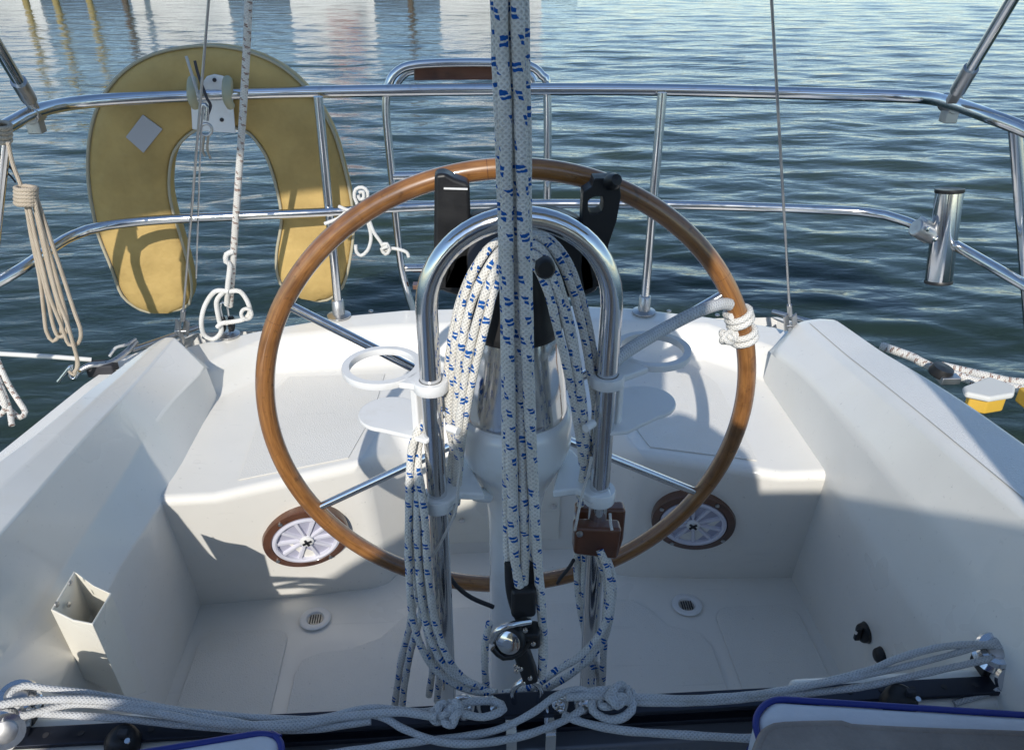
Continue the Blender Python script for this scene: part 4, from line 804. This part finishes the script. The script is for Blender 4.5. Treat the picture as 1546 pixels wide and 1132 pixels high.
# white cord tied to the left stanchion
multi('tied_cord', 'thin white cord tied in a bow to the left rail stanchion', 'cord', [
    [(490, 338, 2.02), (510, 330, 2.02), (525, 318, 2.02), (540, 312, 2.01), (535, 298, 2.01), (537, 286, 2.01), (547, 283, 2.01), (555, 290, 2.01), (553, 303, 2.01), (544, 314, 2.01), (528, 318, 2.0), (512, 312, 2.02)],
    [(541, 312, 2.0), (551, 325, 2.0), (558, 345, 2.0), (560, 362, 2.0), (555, 378, 2.0), (545, 386, 2.0), (538, 380, 2.0), (537, 370, 2.0)],
    [(545, 314, 2.0), (556, 330, 2.0), (564, 350, 2.0), (575, 366, 2.0), (582, 378, 2.0), (592, 375, 2.0), (604, 377, 2.0), (614, 381, 2.0), (617, 388, 2.0)],
    [(576, 370, 1.99), (584, 368, 1.99), (588, 378, 1.99), (582, 384, 1.99), (576, 376, 1.99), (586, 372, 1.985)],
    [(542, 291, 2.0), (548, 290, 2.0), (549, 299, 2.0), (543, 301, 2.0), (541, 295, 2.0)]], .0046, WROPE)
# thin cables on the pedestal
multi('white_cable', 'thin white cable hanging from the pedestal beside the left guard tube', 'cable', [[(676, 668, .93), (688, 680, .93), (696, 700, .93), (692, 730, .93), (688, 770, .93), (675, 800, .93), (662, 825, .93), (652, 840, .93), (649, 834, .93)]], .0022, WROPE, pn='cable', n=8)
multi('white_cable', 'thin white cable ending in the teak clamp on the right guard tube', 'cable', [[(893, 690, .93), (888, 715, .93), (878, 750, .93), (870, 790, .92), (868, 800, .92)], [(921, 775, .925), (922, 790, .92), (924, 800, .915)]], .0022, WROPE, pn='cable', n=8)
multi('black_cable', 'thin black cable curving from behind the left guard tube to the pedestal', 'cable', [[(672, 860, 1.0), (690, 885, 1.0), (712, 902, 1.0), (745, 916, 1.0)]], .004, RUBBER, pn='cable', n=8)
multi('black_cable', 'short frayed black cable below the teak clamp', 'cable', [[(866, 845, .96), (858, 858, .97), (846, 872, .98), (842, 880, .99)]], .003, RUBBER, pn='cable', n=8)
t = thing('brake_knob', 'black brake lever and steel knob under the pedestal arm on the left', 'knob', at(705, 745, Y=1.02))
MB().prism([at(x, y, Y=1.03) for x, y in ((676, 735), (690, 712), (716, 718), (720, 728), (694, 728), (680, 775), (674, 775))], (0, .02, 0)).build('lever', BLACK, t, bevel=.003)
MB().tube([at(692, 743, Y=1.0), at(722, 745, Y=1.01)], .008, 14).build('shaft', STEEL, t); MB().tube([at(718, 745, Y=1.0), at(738, 748, Y=1.01)], .012, 14).build('collar', WPAINT, t)
# right toe rail lines and float
multi('mooring_rope', 'thick white mooring rope lying along the right toe rail', 'rope', [[(1330, 522, 1.86), (1375, 538, 1.80), (1390, 546, 1.77), (1412, 556, 1.75), (1440, 565, 1.72), (1470, 575, 1.69), (1500, 580, 1.67), (1546, 588, 1.63), (1600, 600, 1.6)], [(1420, 552, 1.77), (1455, 560, 1.75), (1490, 568, 1.71), (1520, 575, 1.69), (1546, 578, 1.67), (1590, 586, 1.65)]], .0115, REDFLECK)
FL = thing('rail_block', 'white topped block with yellow underside on the right toe rail', 'block', at(1490, 600, Y=1.58))
P = [at(1452, 588, Z=.54), at(1492, 573, Z=.54), at(1532, 588, Z=.54), at(1530, 600, Z=.54), at(1494, 606, Z=.54), at(1456, 598, Z=.54)]
MB().prism([V((p.x, p.y, .535)) for p in P], (0, 0, .016)).build('cap', mat('weathered_white', (.6, .6, .57), .6), FL, bevel=.007, seg=3)
ce = sum(P, V())/6; MB().prism([V((ce.x+(p.x-ce.x)*.75, ce.y+(p.y-ce.y)*.75, .498)) for p in P], (0, 0, .036)).build('base', mat('yellow_plastic', (.62, .38, .05), .5), FL, bevel=.004)
p_ = at(1546, 612, Z=.5); MB().box((p_.x+.02, p_.y, .515), (.05, .06, .04)).build('end_piece', mat('yellow_plastic_2', (.62, .38, .05), .5), FL, bevel=.005)
t = thing('lead_block', 'black deck lead block beside the rope on the right toe rail', 'block', at(1420, 566, Y=1.70))
MB().lathe([(0, 0), (.028, 0), (.03, .008), (.026, .024), (0, .026)], at(1418, 566, Z=.50), (.2, -.1, 1), 24).build('sheave', BLACK, t); MB().box(at(1432, 572, Z=.50), (.05, .03, .02)).build('strap', DULL, t, bevel=.003)
# ------------------------------------------------------------------ dodger (forward, behind the photographer)
DG = thing('dodger', 'pale canvas spray dodger forward of the cockpit', 'dodger', (0, -1.2, 1.6))
rows = []; prof = [(-1.28, .8), (-1.26, 1.3), (-1.15, 1.62), (-.95, 1.78), (-.79, 1.885), (-.6, 1.965), (-.35, 1.975), (0, 1.98), (.35, 1.975), (.6, 1.965), (.79, 1.885), (.95, 1.78), (1.15, 1.62), (1.26, 1.3), (1.28, .8)]
for y, f in ((-1.10, 1.0), (-1.5, 1.0), (-2.0, .9), (-2.8, .4)):
    rows.append([V((x, y, .75+(z-.75)*f)) for x, z in prof])
canopy('canvas', rows, CANVAS, DG); tube('hoop', [p+V((0, 0, -.02)) for p in rows[0]], .012, STEEL, DG, n=12)
# ------------------------------------------------------------------ photographer, standing just forward of the viewpoint
def skin(name, verts, edges, radii, m, parent, root=0, sub=2):
    me = bpy.data.meshes.new(name); me.from_pydata(verts, edges, []); me.materials.append(m)
    o = bpy.data.objects.new(name, me); COL.objects.link(o); o.parent = parent; o.location = -V(parent.location)
    md = o.modifiers.new('skin', 'SKIN'); sv = me.skin_vertices[0] if me.skin_vertices else None
    if sv is None:
        bpy.context.view_layer.objects.active = o; bm = bmesh.new(); bm.from_mesh(me); bm.verts.layers.skin.verify(); bm.to_mesh(me); bm.free(); sv = me.skin_vertices[0]
    for i, r in enumerate(radii): sv.data[i].radius = r if isinstance(r, tuple) else (r, r)
    sv.data[root].use_root = True; s2 = o.modifiers.new('sub', 'SUBSURF'); s2.levels = sub; s2.render_levels = sub
    md.use_smooth_shade = True; return o
PX, PY = -.14, -.27
PE = thing('person', 'person standing in the cockpit in shorts and jacket with a hood added to widen the cast shadow, holding up a phone', 'person', (PX, PY, .006))
SKN = mat('skin', (.55, .32, .22), .5); SHIRT = cloth('shirt', (.25, .3, .4), (.2, .25, .33)); SHORT = cloth('shorts', (.1, .11, .14), (.08, .08, .1))
def pp(x, y, z): return (PX+x, PY+y, z*1.085)
vb = [pp(0, 0, 1.0), pp(0, 0, 1.2), pp(0, 0, 1.42), pp(0, .01, 1.52), pp(0, .03, 1.60), pp(0, .04, 1.72), pp(0, .03, 1.80)]
eb = [(0, 1), (1, 2), (2, 3), (3, 4), (4, 5), (5, 6)]; rb = [(.17, .11), (.16, .11), (.18, .11), .06, .075, .085, .06]
def addv(p, par, r): vb.append(p); eb.append((par, len(vb)-1)); rb.append(r); return len(vb)-1
for s in (-1, 1):
    h = addv(pp(s*.10, 0, .92), 0, .09); k = addv(pp(s*.13, .02, .50), h, .06); a = addv(pp(s*.14, -.02, .10), k, .042); addv(pp(s*.15, .13, .045), a, .04)
    sh = addv(pp(s*.20, 0, 1.44), 2, .065); el = addv(pp(s*.27, .12, 1.20), sh, .048); wr = addv(pp(s*.09+.03, .21, 1.31), el, .032); pa = addv(pp(s*.075+.03, .245, 1.355), wr, (.032, .022))
    for f in range(4):
        f1 = addv(pp(s*.07+.03, .26+.002*f, 1.375-.018*f), pa, .010); f2 = addv(pp(s*.055+.03, .268, 1.378-.019*f), f1, .0085); addv(pp(s*.035+.03, .264, 1.380-.019*f), f2, .0075)
    t1 = addv(pp(s*.06+.03, .232, 1.36), pa, .011); addv(pp(s*.04+.03, .234, 1.375), t1, .009)
body = skin('body', vb, eb, rb, SKN, PE, sub=2)
MB().lathe([(.175, .95), (.185, 1.08), (.165, 1.25), (.19, 1.46), (.21, 1.56), (.14, 1.63), (.065, 1.66)], (PX, PY, 0), n=32).build('shirt', SHIRT, PE)
for s in (-1, 1): MB().tube([pp(s*.16, 0, 1.44), pp(s*.22+.02*(s+1), .03, 1.36), pp(s*.25+.02*(s+1), .06, 1.24)], .075 if s < 0 else .10, 16).build('sleeve', SHIRT, PE)  # right sleeve thickened to shape the cast shadow
for s in (-1, 1): MB().tube([pp(s*.09, 0, 1.0), pp(s*.11, .01, .75), pp(s*.125, .02, .55)], .105, 20).build('shorts_leg', SHORT, PE)
MB().lathe([(.22, 1.56), (.165, 1.62), (.14, 1.68), (.145, 1.80), (.15, 1.95), (.15, 2.08), (.13, 2.17), (.0, 2.2)], (PX, PY, 0), n=36).build('hood', SHIRT, PE)  # hood added to widen the head's cast shadow
PH = thing('phone', 'black phone held up in both hands of the standing person', 'phone', (C0.x, -.04, 1.48)); MB().box((C0.x, -.047, 1.475), (.15, .008, .072)).build('case', BLACK, PH, bevel=.003)
# ------------------------------------------------------------------ neighbouring boats and piles beyond the frame: the water mirrors them
def yacht(x, y, L, h, label, hullm, cab=True, rot=0):
    t = thing('moored_boat', label, 'boat', (0, 0, 0), 'boats moored across the water'); M = Matrix.Translation((x, y, WZ)) @ Matrix.Rotation(rot, 4, 'Z')
    vs = []; N_ = 13
    for k in range(N_):
        u = k/(N_-1); bw = .16*L*max(.02, (1-(2*abs(u-.42))**2.2*(1 if u > .42 else .45))); 
        for s_, z_, f_ in ((-1, h*(1+.25*u), 1), (-1, -.2, .6), (1, -.2, .6), (1, h*(1+.25*u), 1)): vs.append(M @ V(((u-.5)*L, s_*bw*f_, z_)))
    fs = [(i*4+k, i*4+4+k, i*4+4+(k+1) % 4, i*4+(k+1) % 4) for i in range(N_-1) for k in range(4)]+[(0, 1, 2, 3), (N_*4-4, N_*4-3, N_*4-2, N_*4-1)]
    MB().add(vs, fs).build('hull', hullm, t, bevel=.03, angle=40)
    if cab: 
        MB().prism([M @ V(p) for p in ((-.25*L, -.09*L, h), (.15*L, -.09*L, h*1.1), (.10*L, -.09*L, h+.75), (-.22*L, -.09*L, h+.8))], (M.to_3x3() @ V((0, .18*L, 0)))).build('cabin', hullm, t, bevel=.05)
        MB().box(M @ V((-.05*L, -.092*L-.01, h+.45)), (.22*L, .02, .2)).build('window', GREYP, t)
    tube('mast', [M @ V((.06*L, 0, h)), M @ V((.06*L, 0, h+max(9, L*1.15)))], .07, WPAINT, t, n=10); tube('boom', [M @ V((.06*L, 0, h+1.7)), M @ V((-.36*L, 0, h+1.7))], .13, NAVY, t, n=10)
    return t
HW = mat('boat_white', (.85, .85, .83), .35); HR = mat('boat_red', (.55, .06, .03), .5); HG = mat('boat_dark', (.05, .07, .07), .5)
yacht(-17.6, 30.5, 7.0, 2.0, 'white moored sailboat at far left across the water', HW)
yacht(-9.3, 30.0, 3.1, 2.3, 'white moored sailboat second from the left across the water', HW)
rb_ = yacht(-4.3, 30.2, 2.8, 2.2, 'white moored boat with red sail cover across the water', HW)
MB().box((-3.9, 29.5, WZ+1.7), (1.1, .12, .5)).build('red_cover', HR, rb_)
yacht(1.1, 30.2, 3.5, 2.2, 'white moored sailboat nearest the centre across the water', HW)
for i, (x, y, m2) in enumerate(((-13.6, 28.4, 0), (-12.6, 28.2, 0), (-11.7, 28.5, 0), (-10.6, 28.5, 1), (-1.6, 28.8, 1))):
    t = thing('mooring_pile', '%s wooden pile standing among the moored boats, number %s from the left' % (('weathered yellow' if not m2 else 'dark tarred'), ('one', 'two', 'three', 'four', 'five')[i]), 'pile', (x, y, WZ-1), 'mooring piles across the water')
    tube('post', [V((x, y, WZ-1)), V((x+.05, y, WZ+3.0))], .10, mat('pile_wood', (.42, .32, .12) if not m2 else (.14, .10, .07), .8), t, n=14)
    MB().lathe([(.125, 0), (.12, .05), (.0, .22)], (x+.05, y, WZ+3.0), n=14).build('cap', mat('pile_cap', (.3, .28, .2), .6), t)
t = thing('dock', 'long low dark floating dock behind the moored boats', 'dock', (-8, 37, WZ)); MB().box((-10, 37.5, WZ+.2), (30, 1.6, .6)).build('deck', HG, t, bevel=.02); MB().box((-10, 36.7, WZ+.35), (30, .06, .2)).build('fender_strip', RUBBER, t)

t = thing('reflection_backdrop', 'unseen dark wall added behind the moored boats to darken the water reflections', 'wall', (-20, 46, WZ)); mb = MB(); mb.box((-21, 46, WZ+1.3), (49, .8, 3.2)); mb.build('backdrop_face', mat('backdrop_dark', (.10, .13, .17), .8), t, bevel=.05)  # made-up wall out of view, so the water mirrors a dark band
MB().box((-21, 46, WZ+2.98), (49.2, 1.0, .15)).build('backdrop_cap', mat('backdrop_cap', (.2, .22, .24), .8), t, bevel=.03)
